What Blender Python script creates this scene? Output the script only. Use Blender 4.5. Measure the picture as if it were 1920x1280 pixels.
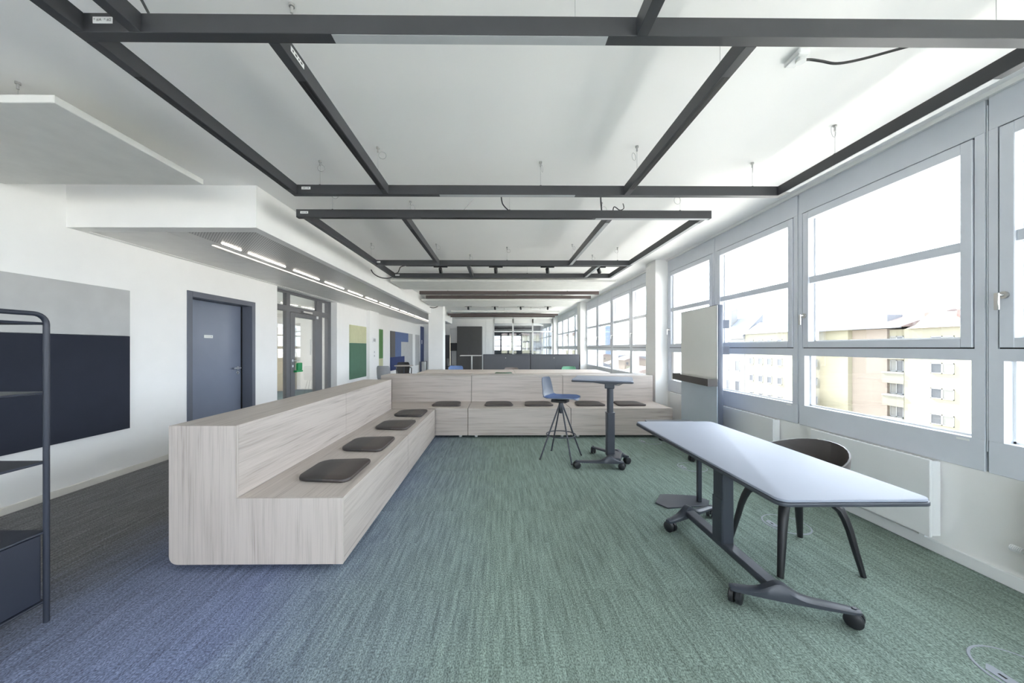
import bpy, bmesh, math, random
from mathutils import Vector, Matrix
random.seed(7)
for _o in list(bpy.data.objects): bpy.data.objects.remove(_o)
SC = bpy.context.scene
COL = SC.collection
PI = math.pi

# ------------------------------------------------------------------ camera
CAM_H = 1.37
cam_d = bpy.data.cameras.new('camera'); cam = bpy.data.objects.new('camera', cam_d); COL.objects.link(cam)
cam.location = (0, 0, CAM_H)
cam.rotation_euler = (PI/2, 0, -0.0080)
cam_d.sensor_fit = 'HORIZONTAL'; cam_d.sensor_width = 36; cam_d.lens = 12.0
cam_d.shift_x = 19/1920; cam_d.shift_y = 11/1920
cam_d.clip_start = 0.05; cam_d.clip_end = 2000
SC.camera = cam

# ------------------------------------------------------------------ sky, exposure
SKY = 4.8
w = bpy.data.worlds.new('sky'); SC.world = w; w.use_nodes = True
bg = w.node_tree.nodes['Background']
bg.inputs[0].default_value = (0.83, 0.905, 1.0, 1); bg.inputs[1].default_value = SKY
SC.view_settings.view_transform = 'Standard'; SC.view_settings.look = 'None'
SC.view_settings.gamma = 1.0; SC.view_settings.use_curve_mapping = False
SC.view_settings.exposure = 1.40
sun_d = bpy.data.lights.new('sun', 'SUN'); sun_d.energy = 24.0; sun_d.angle = 0.02; sun_d.color = (1.0, 0.955, 0.89)
sun = bpy.data.objects.new('sun', sun_d); COL.objects.link(sun); sun.location = (0, 40, 60)
sun.rotation_euler = Vector((0.10, -0.72, -0.69)).to_track_quat('-Z', 'Y').to_euler()
cy = SC.cycles
cy.max_bounces = 12; cy.diffuse_bounces = 7; cy.glossy_bounces = 4; cy.transparent_max_bounces = 16
cy.sample_clamp_indirect = 6.0; cy.use_denoising = True
cy.caustics_reflective = False; cy.caustics_refractive = False

# ------------------------------------------------------------------ materials
def lin(c):
    r = []
    for v in c:
        v = v/255.0
        r.append(v/12.92 if v <= 0.04045 else ((v+0.055)/1.055)**2.4)
    return (r[0], r[1], r[2], 1)

def nd(nt, t, loc=(0, 0), **kw):
    n = nt.nodes.new(t); n.location = loc
    for k, v in kw.items(): setattr(n, k, v)
    return n

def base_mat(name):
    m = bpy.data.materials.new(name); m.use_nodes = True
    nt = m.node_tree
    return m, nt, nt.nodes['Principled BSDF']

def mat(name, rgb, rough=0.5, metal=0.0, var=0.04, scale=6.0, bump=0.0, bscale=200.0, spec=0.5, coat=0.0):
    """plain painted / plastic / metal surface with faint mottling and optional fine relief"""
    m, nt, p = base_mat(name)
    c = lin(rgb)
    tc = nd(nt, 'ShaderNodeTexCoord')
    n = nd(nt, 'ShaderNodeTexNoise'); n.inputs['Scale'].default_value = scale; n.inputs['Detail'].default_value = 3
    nt.links.new(tc.outputs['Object'], n.inputs['Vector'])
    r = nd(nt, 'ShaderNodeValToRGB')
    r.color_ramp.elements[0].position = 0.3; r.color_ramp.elements[1].position = 0.7
    r.color_ramp.elements[0].color = tuple(min(1, x*(1-var)) for x in c[:3])+(1,)
    r.color_ramp.elements[1].color = tuple(min(1, x*(1+var)) for x in c[:3])+(1,)
    nt.links.new(n.outputs['Fac'], r.inputs['Fac'])
    nt.links.new(r.outputs['Color'], p.inputs['Base Color'])
    p.inputs['Roughness'].default_value = rough; p.inputs['Metallic'].default_value = metal
    p.inputs['Specular IOR Level'].default_value = spec
    p.inputs['Coat Weight'].default_value = coat
    if bump:
        n2 = nd(nt, 'ShaderNodeTexNoise'); n2.inputs['Scale'].default_value = bscale
        nt.links.new(tc.outputs['Object'], n2.inputs['Vector'])
        b = nd(nt, 'ShaderNodeBump'); b.inputs['Strength'].default_value = bump; b.inputs['Distance'].default_value = 0.002
        nt.links.new(n2.outputs['Fac'], b.inputs['Height']); nt.links.new(b.outputs['Normal'], p.inputs['Normal'])
    return m

def wood(name, axis, lo=(138, 127, 119), hi=(184, 174, 166)):
    """pale ash laminate, grain running along world axis 0/1/2"""
    m, nt, p = base_mat(name)
    geo = nd(nt, 'ShaderNodeNewGeometry')
    mp = nd(nt, 'ShaderNodeMapping')
    s = [26.0, 26.0, 26.0]; s[axis] = 1.1
    mp.inputs['Scale'].default_value = s
    nt.links.new(geo.outputs['Position'], mp.inputs['Vector'])
    n1 = nd(nt, 'ShaderNodeTexNoise'); n1.inputs['Scale'].default_value = 1.0; n1.inputs['Detail'].default_value = 5; n1.inputs['Roughness'].default_value = 0.6; n1.inputs['Distortion'].default_value = 0.6
    nt.links.new(mp.outputs['Vector'], n1.inputs['Vector'])
    mp2 = nd(nt, 'ShaderNodeMapping'); s2 = [150.0]*3; s2[axis] = 3.0
    mp2.inputs['Scale'].default_value = s2
    nt.links.new(geo.outputs['Position'], mp2.inputs['Vector'])
    n2 = nd(nt, 'ShaderNodeTexNoise'); n2.inputs['Scale'].default_value = 1.0; n2.inputs['Detail'].default_value = 2
    nt.links.new(mp2.outputs['Vector'], n2.inputs['Vector'])
    mx = nd(nt, 'ShaderNodeMath', operation='MULTIPLY_ADD'); mx.inputs[1].default_value = 0.35
    nt.links.new(n2.outputs['Fac'], mx.inputs[0]); 
    sc = nd(nt, 'ShaderNodeMath', operation='MULTIPLY'); sc.inputs[1].default_value = 0.65
    nt.links.new(n1.outputs['Fac'], sc.inputs[0]); nt.links.new(sc.outputs[0], mx.inputs[2])
    r = nd(nt, 'ShaderNodeValToRGB')
    r.color_ramp.elements[0].position = 0.30; r.color_ramp.elements[0].color = lin(lo)
    r.color_ramp.elements[1].position = 0.56; r.color_ramp.elements[1].color = lin(hi)
    e = r.color_ramp.elements.new(0.42); e.color = lin(tuple((a*0.3+b*0.7) for a, b in zip(lo, hi)))
    nt.links.new(mx.outputs[0], r.inputs['Fac']); nt.links.new(r.outputs['Color'], p.inputs['Base Color'])
    p.inputs['Roughness'].default_value = 0.45
    return m

def carpet_mat():
    """striped loop-pile carpet: grey, then blue, then green across the room; streaks break at each tile"""
    m, nt, p = base_mat('carpet')
    L = nt.links.new
    geo = nd(nt, 'ShaderNodeNewGeometry'); oi = nd(nt, 'ShaderNodeObjectInfo')
    sep = nd(nt, 'ShaderNodeSeparateXYZ'); L(geo.outputs['Position'], sep.inputs[0])
    wob = nd(nt, 'ShaderNodeTexNoise'); wob.inputs['Scale'].default_value = 1.3; wob.inputs['Detail'].default_value = 2
    L(geo.outputs['Position'], wob.inputs['Vector'])
    # streak noise, long in Y, shifted per tile
    cmb = nd(nt, 'ShaderNodeCombineXYZ')
    mxx = nd(nt, 'ShaderNodeMath', operation='MULTIPLY'); mxx.inputs[1].default_value = 55.0; L(sep.outputs['X'], mxx.inputs[0])
    myy = nd(nt, 'ShaderNodeMath', operation='MULTIPLY'); myy.inputs[1].default_value = 3.0; L(sep.outputs['Y'], myy.inputs[0])
    mrr = nd(nt, 'ShaderNodeMath', operation='MULTIPLY'); mrr.inputs[1].default_value = 40.0; L(oi.outputs['Random'], mrr.inputs[0])
    L(mxx.outputs[0], cmb.inputs[0]); L(myy.outputs[0], cmb.inputs[1]); L(mrr.outputs[0], cmb.inputs[2])
    st = nd(nt, 'ShaderNodeTexNoise'); st.inputs['Scale'].default_value = 1.0; st.inputs['Detail'].default_value = 3; st.inputs['Roughness'].default_value = 0.7
    L(cmb.outputs[0], st.inputs['Vector'])
    # colour position = X + wobble + streak
    a = nd(nt, 'ShaderNodeMath', operation='MULTIPLY_ADD'); a.inputs[1].default_value = 0.55; L(wob.outputs['Fac'], a.inputs[0]); L(sep.outputs['X'], a.inputs[2])
    b = nd(nt, 'ShaderNodeMath', operation='MULTIPLY_ADD'); b.inputs[1].default_value = 0.5; L(st.outputs['Fac'], b.inputs[0]); L(a.outputs[0], b.inputs[2])
    mr = nd(nt, 'ShaderNodeMapRange'); mr.inputs['From Min'].default_value = -3.5; mr.inputs['From Max'].default_value = 1.5
    L(b.outputs[0], mr.inputs['Value'])
    r = nd(nt, 'ShaderNodeValToRGB'); cr = r.color_ramp
    cr.elements[0].position = 0.25; cr.elements[0].color = lin((119, 119, 120))
    cr.elements[1].position = 0.80; cr.elements[1].color = lin((120, 135, 127))
    for ps, c in ((0.37, (110, 117, 138)), (0.53, (111, 120, 147)), (0.66, (117, 129, 134))):
        e = cr.elements.new(ps); e.color = lin(c)
    L(mr.outputs['Result'], r.inputs['Fac'])
    # fine flecks (loop pile): rows across, knots
    cm2 = nd(nt, 'ShaderNodeMapping'); cm2.inputs['Scale'].default_value = (170, 105, 1)
    L(geo.outputs['Position'], cm2.inputs['Vector'])
    fl = nd(nt, 'ShaderNodeTexNoise'); fl.inputs['Scale'].default_value = 1.0; fl.inputs['Detail'].default_value = 1
    L(cm2.outputs['Vector'], fl.inputs['Vector'])
    # brightness factor
    s1 = nd(nt, 'ShaderNodeMapRange'); s1.inputs['From Min'].default_value = 0.3; s1.inputs['From Max'].default_value = 0.7; s1.inputs['To Min'].default_value = 0.70; s1.inputs['To Max'].default_value = 1.30
    L(st.outputs['Fac'], s1.inputs['Value'])
    s2 = nd(nt, 'ShaderNodeMapRange'); s2.inputs['From Min'].default_value = 0.3; s2.inputs['From Max'].default_value = 0.7; s2.inputs['To Min'].default_value = 0.55; s2.inputs['To Max'].default_value = 1.45
    L(fl.outputs['Fac'], s2.inputs['Value'])
    mul = nd(nt, 'ShaderNodeMath', operation='MULTIPLY'); L(s1.outputs['Result'], mul.inputs[0]); L(s2.outputs['Result'], mul.inputs[1])
    mc = nd(nt, 'ShaderNodeVectorMath', operation='SCALE'); L(r.outputs['Color'], mc.inputs[0]); L(mul.outputs[0], mc.inputs['Scale'])
    L(mc.outputs['Vector'], p.inputs['Base Color'])
    p.inputs['Roughness'].default_value = 0.95; p.inputs['Specular IOR Level'].default_value = 0.15
    bp = nd(nt, 'ShaderNodeBump'); bp.inputs['Strength'].default_value = 0.5; bp.inputs['Distance'].default_value = 0.003
    L(fl.outputs['Fac'], bp.inputs['Height']); L(bp.outputs['Normal'], p.inputs['Normal'])
    return m

def glass_mat(name, tint=(0.97, 0.985, 0.99), refl=0.06, reflmax=0.7):
    """thin clear pane: see-through with a mirror film that grows at grazing angles"""
    m = bpy.data.materials.new(name); m.use_nodes = True; nt = m.node_tree
    nt.nodes.remove(nt.nodes['Principled BSDF']); out = nt.nodes['Material Output']
    t = nd(nt, 'ShaderNodeBsdfTransparent'); t.inputs[0].default_value = tint+(1,)
    g = nd(nt, 'ShaderNodeBsdfGlossy'); g.inputs['Roughness'].default_value = 0.0; g.inputs[0].default_value = (1, 1, 1, 1)
    lw = nd(nt, 'ShaderNodeLayerWeight'); lw.inputs['Blend'].default_value = 0.12
    mr = nd(nt, 'ShaderNodeMapRange'); mr.inputs['To Min'].default_value = refl; mr.inputs['To Max'].default_value = reflmax
    nt.links.new(lw.outputs['Fresnel'], mr.inputs['Value'])
    mx = nd(nt, 'ShaderNodeMixShader')
    nt.links.new(mr.outputs['Result'], mx.inputs[0]); nt.links.new(t.outputs[0], mx.inputs[1]); nt.links.new(g.outputs[0], mx.inputs[2])
    nt.links.new(mx.outputs[0], out.inputs[0])
    return m

def emit_mat(name, rgb, strength):
    m, nt, p = base_mat(name)
    p.inputs['Base Color'].default_value = (0.8, 0.8, 0.8, 1)
    p.inputs['Emission Color'].default_value = lin(rgb); p.inputs['Emission Strength'].default_value = strength
    return m

def perf_mat():
    """white perforated metal ceiling sheet: fine staggered holes"""
    m, nt, p = base_mat('perforated_metal'); L = nt.links.new
    geo = nd(nt, 'ShaderNodeNewGeometry')
    mp = nd(nt, 'ShaderNodeMapping'); mp.inputs['Scale'].default_value = (48, 48, 0); mp.inputs['Rotation'].default_value = (0, 0, PI/4)
    L(geo.outputs['Position'], mp.inputs['Vector'])
    fr = nd(nt, 'ShaderNodeVectorMath', operation='FRACTION'); L(mp.outputs['Vector'], fr.inputs[0])
    sb = nd(nt, 'ShaderNodeVectorMath', operation='DISTANCE'); sb.inputs[1].default_value = (0.5, 0.5, 0); L(fr.outputs['Vector'], sb.inputs[0])
    lt = nd(nt, 'ShaderNodeMapRange'); lt.inputs['From Min'].default_value = 0.24; lt.inputs['From Max'].default_value = 0.32
    L(sb.outputs['Value'], lt.inputs['Value'])
    mx = nd(nt, 'ShaderNodeMix', data_type='RGBA'); mx.inputs['A'].default_value = lin((90, 88, 86)); mx.inputs['B'].default_value = lin((205, 203, 200))
    L(lt.outputs['Result'], mx.inputs['Factor']); L(mx.outputs['Result'], p.inputs['Base Color'])
    p.inputs['Roughness'].default_value = 0.35
    return m

M = {}
M['wall'] = mat('white_wall_paint', (241, 240, 238), 0.85, var=0.01, bump=0.12, bscale=300)
M['ceiling'] = mat('white_ceiling_paint', (243, 242, 240), 0.9, var=0.015, scale=1.2)
M['base'] = mat('cream_skirting', (226, 222, 214), 0.6)
M['carpet'] = carpet_mat()
M['slab'] = mat('floor_slab_carpet', (92, 108, 112), 0.95, var=0.2, scale=40)
M['frame'] = mat('grey_window_frame', (210, 214, 221), 0.38, var=0.02)
M['gasket'] = mat('black_gasket', (18, 18, 20), 0.8)
M['steel'] = mat('brushed_steel', (196, 195, 192), 0.3, 0.9)
M['chrome'] = mat('chrome', (224, 226, 230), 0.3, 0.8)
M['beam'] = mat('anthracite_profile', (56, 57, 60), 0.42, var=0.05, scale=10)
M['slot'] = mat('black_track_slot', (16, 16, 18), 0.5)
M['diff'] = mat('opal_diffuser', (176, 178, 180), 0.5)
M['bead'] = mat('white_glazing_bead', (232, 233, 234), 0.5)
M['sticker'] = mat('white_sticker', (235, 236, 235), 0.6)
M['ink'] = mat('dark_ink', (72, 74, 76), 0.8)
M['wire'] = mat('steel_wire', (178, 178, 176), 0.4, 0.5)
M['cable'] = mat('black_cable', (48, 49, 50), 0.6)
M['clear'] = mat('clear_white_cable', (220, 221, 220), 0.3)
M['wx'] = wood('ash_grain_x', 0); M['wy'] = wood('ash_grain_y', 1); M['wz'] = wood('ash_grain_z', 2)
M['edge'] = mat('pale_edge_band', (212, 205, 196), 0.5)
M['cush'] = mat('brown_black_leather', (44, 40, 39), 0.45, var=0.08, bump=0.25, bscale=500)
def two_tone_leather():
    # leather pad in two close shades meeting along the middle of the pad
    m = mat('two_tone_leather', (44, 41, 40), 0.45, var=0.08, bump=0.25, bscale=500)
    nt = m.node_tree; p = nt.nodes['Principled BSDF']
    src = p.inputs['Base Color'].links[0].from_socket
    tc = nd(nt, 'ShaderNodeTexCoord'); sx = nd(nt, 'ShaderNodeSeparateXYZ'); nt.links.new(tc.outputs['Object'], sx.inputs[0])
    gt = nd(nt, 'ShaderNodeMath', operation='GREATER_THAN'); gt.inputs[1].default_value = 0.012; nt.links.new(sx.outputs['X'], gt.inputs[0])
    mx = nd(nt, 'ShaderNodeMix', data_type='RGBA'); mx.inputs['B'].default_value = lin((58, 50, 47))
    nt.links.new(gt.outputs[0], mx.inputs['Factor']); nt.links.new(src, mx.inputs['A']); nt.links.new(mx.outputs['Result'], p.inputs['Base Color'])
    return m
M['cush'] = two_tone_leather()
M['soffitgrey'] = mat('light_grey_metal_sheet', (222, 220, 217), 0.4)
M['dark'] = mat('anthracite_powder_coat', (54, 58, 66), 0.4, var=0.04, scale=12, bump=0.05)
M['black'] = mat('black_plastic', (30, 31, 34), 0.45)
M['top'] = mat('grey_table_laminate', (142, 147, 159), 0.55, var=0.015, scale=3, spec=0.25)
M['rack'] = mat('dark_blue_steel', (42, 46, 57), 0.45, var=0.04)
M['stoolgrey'] = mat('slate_plastic', (92, 100, 114), 0.42)
M['stoolblue'] = mat('blue_fabric', (88, 112, 160), 0.85, bump=0.4, bscale=700)
M['pgrey'] = mat('light_grey_felt', (186, 186, 185), 0.95, bump=0.35, bscale=500)
M['pnavy'] = mat('navy_felt', (37, 41, 53), 0.95, bump=0.35, bscale=500)
M['psage'] = mat('sage_felt', (196, 196, 160), 0.95, bump=0.35, bscale=500)
M['pgreen'] = mat('green_felt', (84, 116, 96), 0.95, bump=0.35, bscale=500)
M['pgrass'] = mat('grass_green_felt', (92, 130, 82), 0.95, bump=0.35, bscale=500)
M['pblue'] = mat('mid_blue_felt', (96, 112, 148), 0.95, bump=0.35, bscale=500)
M['pdblue'] = mat('deep_blue_felt', (56, 68, 110), 0.95, bump=0.35, bscale=500)
M['pdgrey'] = mat('dark_grey_felt', (104, 102, 100), 0.95, bump=0.35, bscale=500)
M['door'] = mat('slate_blue_door', (118, 125, 142), 0.28, var=0.02)
M['doorframe'] = mat('slate_door_frame', (92, 96, 107), 0.38, var=0.02)
M['gframe'] = mat('graphite_door_frame', (98, 98, 101), 0.42)
M['bluedoor'] = mat('navy_blue_door', (38, 56, 104), 0.5)
M['glass'] = glass_mat('clear_glass')
M['glassdark'] = glass_mat('smoked_glass', (0.72, 0.74, 0.75), 0.16, 0.8)
M['panelwhite'] = mat('white_acoustic_panel', (222, 222, 218), 0.9, bump=0.15, bscale=400)
M['perf'] = perf_mat()
M['led'] = emit_mat('led_light', (255, 246, 232), 11.0)
M['led2'] = emit_mat('led_glow_channel', (255, 242, 226), 0.7)  # emission standing in for the soft glow on the soffit
M['radiator'] = mat('white_radiator_enamel', (232, 233, 233), 0.4, var=0.01)
M['whiteboard'] = mat('white_glass_board', (244, 244, 238), 0.08, var=0.01, coat=0.4)
M['boardgrey'] = mat('pale_blue_grey_sheet', (188, 200, 210), 0.4, var=0.02)
M['boardside'] = mat('slate_board_edge', (82, 88, 102), 0.4)
M['tray'] = mat('brown_grey_tray', (70, 66, 64), 0.5)
M['cabinet'] = mat('charcoal_cabinet', (76, 77, 82), 0.5)
M['cabtall'] = mat('dark_taupe_cabinet', (72, 70, 68), 0.55)
M['redbrown'] = mat('brown_profile', (84, 72, 70), 0.5)  # brown light on the profile undersides is put into this colour
M['exit'] = mat('green_exit_box', (32, 142, 82), 0.45)
M['shellgreen'] = mat('dark_green_shell', (74, 96, 76), 0.5)
M['shellmint'] = mat('mint_green_shell', (106, 160, 130), 0.5)
M['shelltaupe'] = mat('taupe_shell', (126, 116, 112), 0.5)
M['shellblue'] = mat('blue_shell', (104, 130, 180), 0.5)
M['shellgrey'] = mat('light_grey_shell', (168, 170, 174), 0.5)
M['shellblack'] = mat('black_shell', (56, 54, 54), 0.5)
M['beige'] = mat('beige_cupboard', (178, 168, 150), 0.6)
M['latch'] = mat('grey_floor_box_rim', (140, 146, 156), 0.6)

# ------------------------------------------------------------------ mesh helpers
class MB:
    def __init__(s): s.bm = bmesh.new()
    def box(s, x0, x1, y0, y1, z0, z1, bev=0.0, seg=1):
        x0, x1 = min(x0, x1), max(x0, x1); y0, y1 = min(y0, y1), max(y0, y1); z0, z1 = min(z0, z1), max(z0, z1)
        v = [s.bm.verts.new(p) for p in ((x0, y0, z0), (x1, y0, z0), (x1, y1, z0), (x0, y1, z0), (x0, y0, z1), (x1, y0, z1), (x1, y1, z1), (x0, y1, z1))]
        fs = [s.bm.faces.new([v[i] for i in f]) for f in ((3, 2, 1, 0), (4, 5, 6, 7), (0, 1, 5, 4), (1, 2, 6, 5), (2, 3, 7, 6), (3, 0, 4, 7))]
        if bev:
            es = list({e for f in fs for e in f.edges})
            bmesh.ops.bevel(s.bm, geom=es, offset=bev, segments=seg, profile=0.5, affect='EDGES')
        return s
    def prism(s, pts, lo, hi, axis=2, bev=0.0, seg=2, bev_bottom=True):
        """extrude the 2D polygon PTS along AXIS from LO to HI"""
        def P(a, b, c):
            return {2: (a, b, c), 1: (a, c, b), 0: (c, a, b)}[axis]
        A = [s.bm.verts.new(P(a, b, lo)) for a, b in pts]; B = [s.bm.verts.new(P(a, b, hi)) for a, b in pts]
        n = len(pts)
        f0 = s.bm.faces.new(A[::-1]); f1 = s.bm.faces.new(B)
        sides = [s.bm.faces.new((A[i], A[(i+1) % n], B[(i+1) % n], B[i])) for i in range(n)]
        bmesh.ops.recalc_face_normals(s.bm, faces=[f0, f1]+sides)
        if bev:
            es = list(f1.edges)+(list(f0.edges) if bev_bottom else [])
            bmesh.ops.bevel(s.bm, geom=es, offset=bev, segments=seg, profile=0.5, affect='EDGES')
        return s
    def tube(s, pts, r, n=8, cap=True, flat=None):
        """round tube through PTS; r a number or list; flat=(a,b) scales the section"""
        pts = [Vector(p) for p in pts]; m = len(pts)
        rs = r if isinstance(r, (list, tuple)) else [r]*m
        rings = []; up = None
        for i, p in enumerate(pts):
            d = (pts[min(i+1, m-1)]-pts[max(i-1, 0)]).normalized()
            if up is None:
                up = Vector((0, 0, 1)) if abs(d.z) < 0.9 else Vector((1, 0, 0))
            a = d.cross(up).normalized(); b = a.cross(d).normalized(); up = b
            fa, fb = flat if flat else (1, 1)
            rings.append([s.bm.verts.new(p+(a*math.cos(2*PI*k/n)*fa+b*math.sin(2*PI*k/n)*fb)*rs[i]) for k in range(n)])
        fs = []
        for i in range(m-1):
            for k in range(n):
                fs.append(s.bm.faces.new((rings[i][k], rings[i][(k+1) % n], rings[i+1][(k+1) % n], rings[i+1][k])))
        if cap:
            fs.append(s.bm.faces.new(rings[0][::-1])); fs.append(s.bm.faces.new(rings[-1]))
        bmesh.ops.recalc_face_normals(s.bm, faces=fs)
        return s
    def cyl(s, c, r, h, axis=2, n=20, bev=0.0):
        c = Vector(c); d = [Vector((1, 0, 0)), Vector((0, 1, 0)), Vector((0, 0, 1))][axis]
        if bev:
            return s.tube([c, c+d*bev*0.3, c+d*bev, c+d*(h-bev), c+d*(h-bev*0.3), c+d*h], [r-bev, r-bev*0.3, r, r, r-bev*0.3, r-bev], n)
        return s.tube([c, c+d*h], r, n)
    def torus(s, c, R, r, n=28, k=6, nx=Vector((1, 0, 0)), ny=Vector((0, 1, 0))):
        c = Vector(c); nz = nx.cross(ny); rings = []
        for i in range(n):
            t = 2*PI*i/n; d = nx*math.cos(t)+ny*math.sin(t)
            rings.append([s.bm.verts.new(c+d*(R+r*math.cos(2*PI*j/k))+nz*(r*math.sin(2*PI*j/k))) for j in range(k)])
        fs = [s.bm.faces.new((rings[i][j], rings[(i+1) % n][j], rings[(i+1) % n][(j+1) % k], rings[i][(j+1) % k])) for i in range(n) for j in range(k)]
        bmesh.ops.recalc_face_normals(s.bm, faces=fs)
        return s
    def grid(s, rows, thick=0.0):
        """surface through ROWS (list of equal-length point lists); closed into a shell when thick"""
        V = [[s.bm.verts.new(p) for p in row] for row in rows]; fs = []
        for i in range(len(V)-1):
            for j in range(len(V[0])-1):
                q = (V[i][j], V[i][j+1], V[i+1][j+1], V[i+1][j])
                try: fs.append(s.bm.faces.new(q))
                except ValueError: pass
        bmesh.ops.recalc_face_normals(s.bm, faces=fs)
        if thick: bmesh.ops.solidify(s.bm, geom=fs, thickness=thick)
        return s
    def move(s, v):
        bmesh.ops.translate(s.bm, verts=s.bm.verts, vec=Vector(v)); return s
    def rotz(s, a, c=(0, 0, 0)):
        bmesh.ops.rotate(s.bm, verts=s.bm.verts, cent=Vector(c), matrix=Matrix.Rotation(a, 3, 'Z')); return s

def rrect(x0, x1, y0, y1, r, n=5):
    """rounded rectangle outline, counter-clockwise; r a number or 4 radii (x1y0, x1y1, x0y1, x0y0)"""
    rr = r if isinstance(r, (list, tuple)) else [r]*4
    out = []
    for (cx, cyy, a0, R) in ((x1, y0, -PI/2, rr[0]), (x1, y1, 0, rr[1]), (x0, y1, PI/2, rr[2]), (x0, y0, PI, rr[3])):
        sx = -1 if cx == x1 else 1; sy = -1 if cyy == y1 else 1
        if R <= 0: out.append((cx, cyy)); continue
        for k in range(n+1):
            a = a0+PI/2*k/n
            out.append((cx+sx*R+R*math.cos(a), cyy+sy*R+R*math.sin(a)))
    return out

def chain_loc(o):
    v = Vector((0, 0, 0))
    while o is not None:
        v += o.location; o = o.parent
    return v

def tag(o, label=None, cat=None, group=None, kind=None):
    if label: o['label'] = label
    if cat: o['category'] = cat
    if group: o['group'] = group
    if kind: o['kind'] = kind
    return o

def ob(name, mb, m, parent=None, label=None, cat=None, group=None, kind=None, smooth=False, local=False):
    """link MB as one mesh object; coordinates are world unless local (or the parent is turned)"""
    bm = mb.bm if isinstance(mb, MB) else mb
    if parent is not None and not local:
        bmesh.ops.translate(bm, verts=bm.verts, vec=-chain_loc(parent))
    me = bpy.data.meshes.new(name); bm.to_mesh(me); bm.free()
    me.materials.append(m if not isinstance(m, str) else M[m])
    if smooth:
        for p in me.polygons: p.use_smooth = True
        try: me.set_sharp_from_angle(angle=math.radians(38))
        except Exception: pass
    o = bpy.data.objects.new(name, me); COL.objects.link(o); o.parent = parent
    return tag(o, label, cat, group, kind)

def thing(name, loc, label=None, cat=None, group=None, kind=None, rotz=0.0, parent=None):
    o = bpy.data.objects.new(name, None); o.empty_display_size = 0.1; COL.objects.link(o)
    o.location = loc; o.rotation_euler = (0, 0, rotz); o.parent = parent
    return tag(o, label, cat, group, kind)

def inst(src, parent, loc=(0, 0, 0), rotz=0.0):
    """copy of a single mesh object, sharing its mesh"""
    c = src.copy(); COL.objects.link(c); c.parent = parent; c.location = loc; c.rotation_euler = (0, 0, rotz)
    return c

def copy_tree(o, parent=None):
    c = o.copy(); COL.objects.link(c); c.parent = parent
    for ch in o.children: copy_tree(ch, c)
    return c

def portal(name, loc, sx, sy, rot):
    l = bpy.data.lights.new(name, 'AREA'); l.shape = 'RECTANGLE'; l.size = sx; l.size_y = sy
    l.cycles.is_portal = True
    o = bpy.data.objects.new(name, l); COL.objects.link(o); o.location = loc; o.rotation_euler = rot
    return o

# ================================================================== the setting
XL, XR, YF, YB, ZC = -4.05, 2.93, 18.3, -4.6, 2.89
XO = XR+0.30
ST = 'structure'
# daylight portals in front of the glazing
for k, (ya, yb) in enumerate(((-5.0, 0.35), (0.75, 5.9), (6.3, 11.35), (11.8, 16.9), (17.3, 24.0))):
    portal('window_daylight', (XO+0.02, (ya+yb)/2, 1.72), 1.95, yb-ya, (0, PI/2, 0))
portal('window_daylight', (-0.5, YB-0.35, 1.61), 6.6, 2.5, (PI/2, 0, PI))

# floor slab and carpet tiles
fl = ob('floor', MB().box(XL-4.5, XO, YB-0.3, 24.6, -0.30, -0.006), 'slab', kind=ST, label='carpeted office floor, grey by the corridor, blue in the middle, green by windows')
NC, T = 15, (XR-XL)/15
tm = MB().box(0, T, 0, T, 0, 0.006)
t0 = ob('carpet_tile', tm, 'carpet', fl, local=True); t0.location = (XL, 1.0, -0.006)
k = 0
for r in range(20):
    for c in range(NC):
        if r == 0 and c == 0: continue
        inst(t0, fl, (XL+c*T, 1.0+r*T, -0.006))
rest = MB().box(XL, XR, 1.0+20*T, YF, -0.006, 0.0).box(XL, XR, YB, 1.0, -0.006, 0.0)
ob('carpet_rest', rest, 'carpet', fl, kind='stuff')

# ceiling slab (also the roof)
ob('ceiling', MB().box(XL-4.5, XO+0.35, YB-0.4, 24.6, ZC, ZC+0.35), 'ceiling', kind=ST, label='smooth white office ceiling above the suspended black frames')

# left wall with two openings
WT = 0.34
D1 = (4.458, 5.692, 2.113)      # dark door: y0, y1, top
G1 = (6.262, 8.557, 2.49)       # glazed door set
lw = MB()
lw.box(XL-WT, XL, YB-0.3, D1[0]+0.055, 0, ZC).box(XL-WT, XL, D1[0]+0.055, D1[1]-0.055, D1[2]-0.055, ZC)
lw.box(XL-WT, XL, D1[1]-0.055, G1[0], 0, ZC).box(XL-WT, XL, G1[0], G1[1], G1[2], ZC).box(XL-WT, XL, G1[1], YF+0.3, 0, ZC)
lw.box(XL-WT-0.1, XL-WT, D1[0]-0.2, D1[1]+0.2, 0, ZC)
ob('wall_left', lw, 'wall', kind=ST, label='long white wall with dark door, glazed door and felt panels')
ob('wall_pilaster', MB().box(XL, XL+0.09, 10.46, 11.28, 0, ZC), 'wall', kind=ST, label='shallow white pilaster between the two green felt panels')
bl = MB()
for a, b in ((YB, D1[0]), (D1[1], G1[0]), (G1[1], 10.46), (11.28, YF)):
    bl.box(XL, XL+0.015, a, b, 0, 0.065, 0.003)
ob('baseboard_left', bl, 'base', kind=ST, label='low cream skirting board along the white corridor wall')

# right wall: parapet below the windows, skirting
ob('wall_right', MB().box(XR, XO, YB-0.3, 24.3, -0.2, 0.628), 'wall', kind=ST, label='white parapet wall below the row of grey windows')
ob('baseboard_right', MB().box(XR-0.018, XR, YB, YF, 0, 0.078, 0.004), 'radiator', kind=ST, label='white skirting board under the radiators')
ob('trim_1', MB().box(XR-0.03, XO, YB, 24.3, ZC-0.03, ZC), 'ceiling', kind=ST, label='narrow white trim between ceiling and window row')

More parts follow.
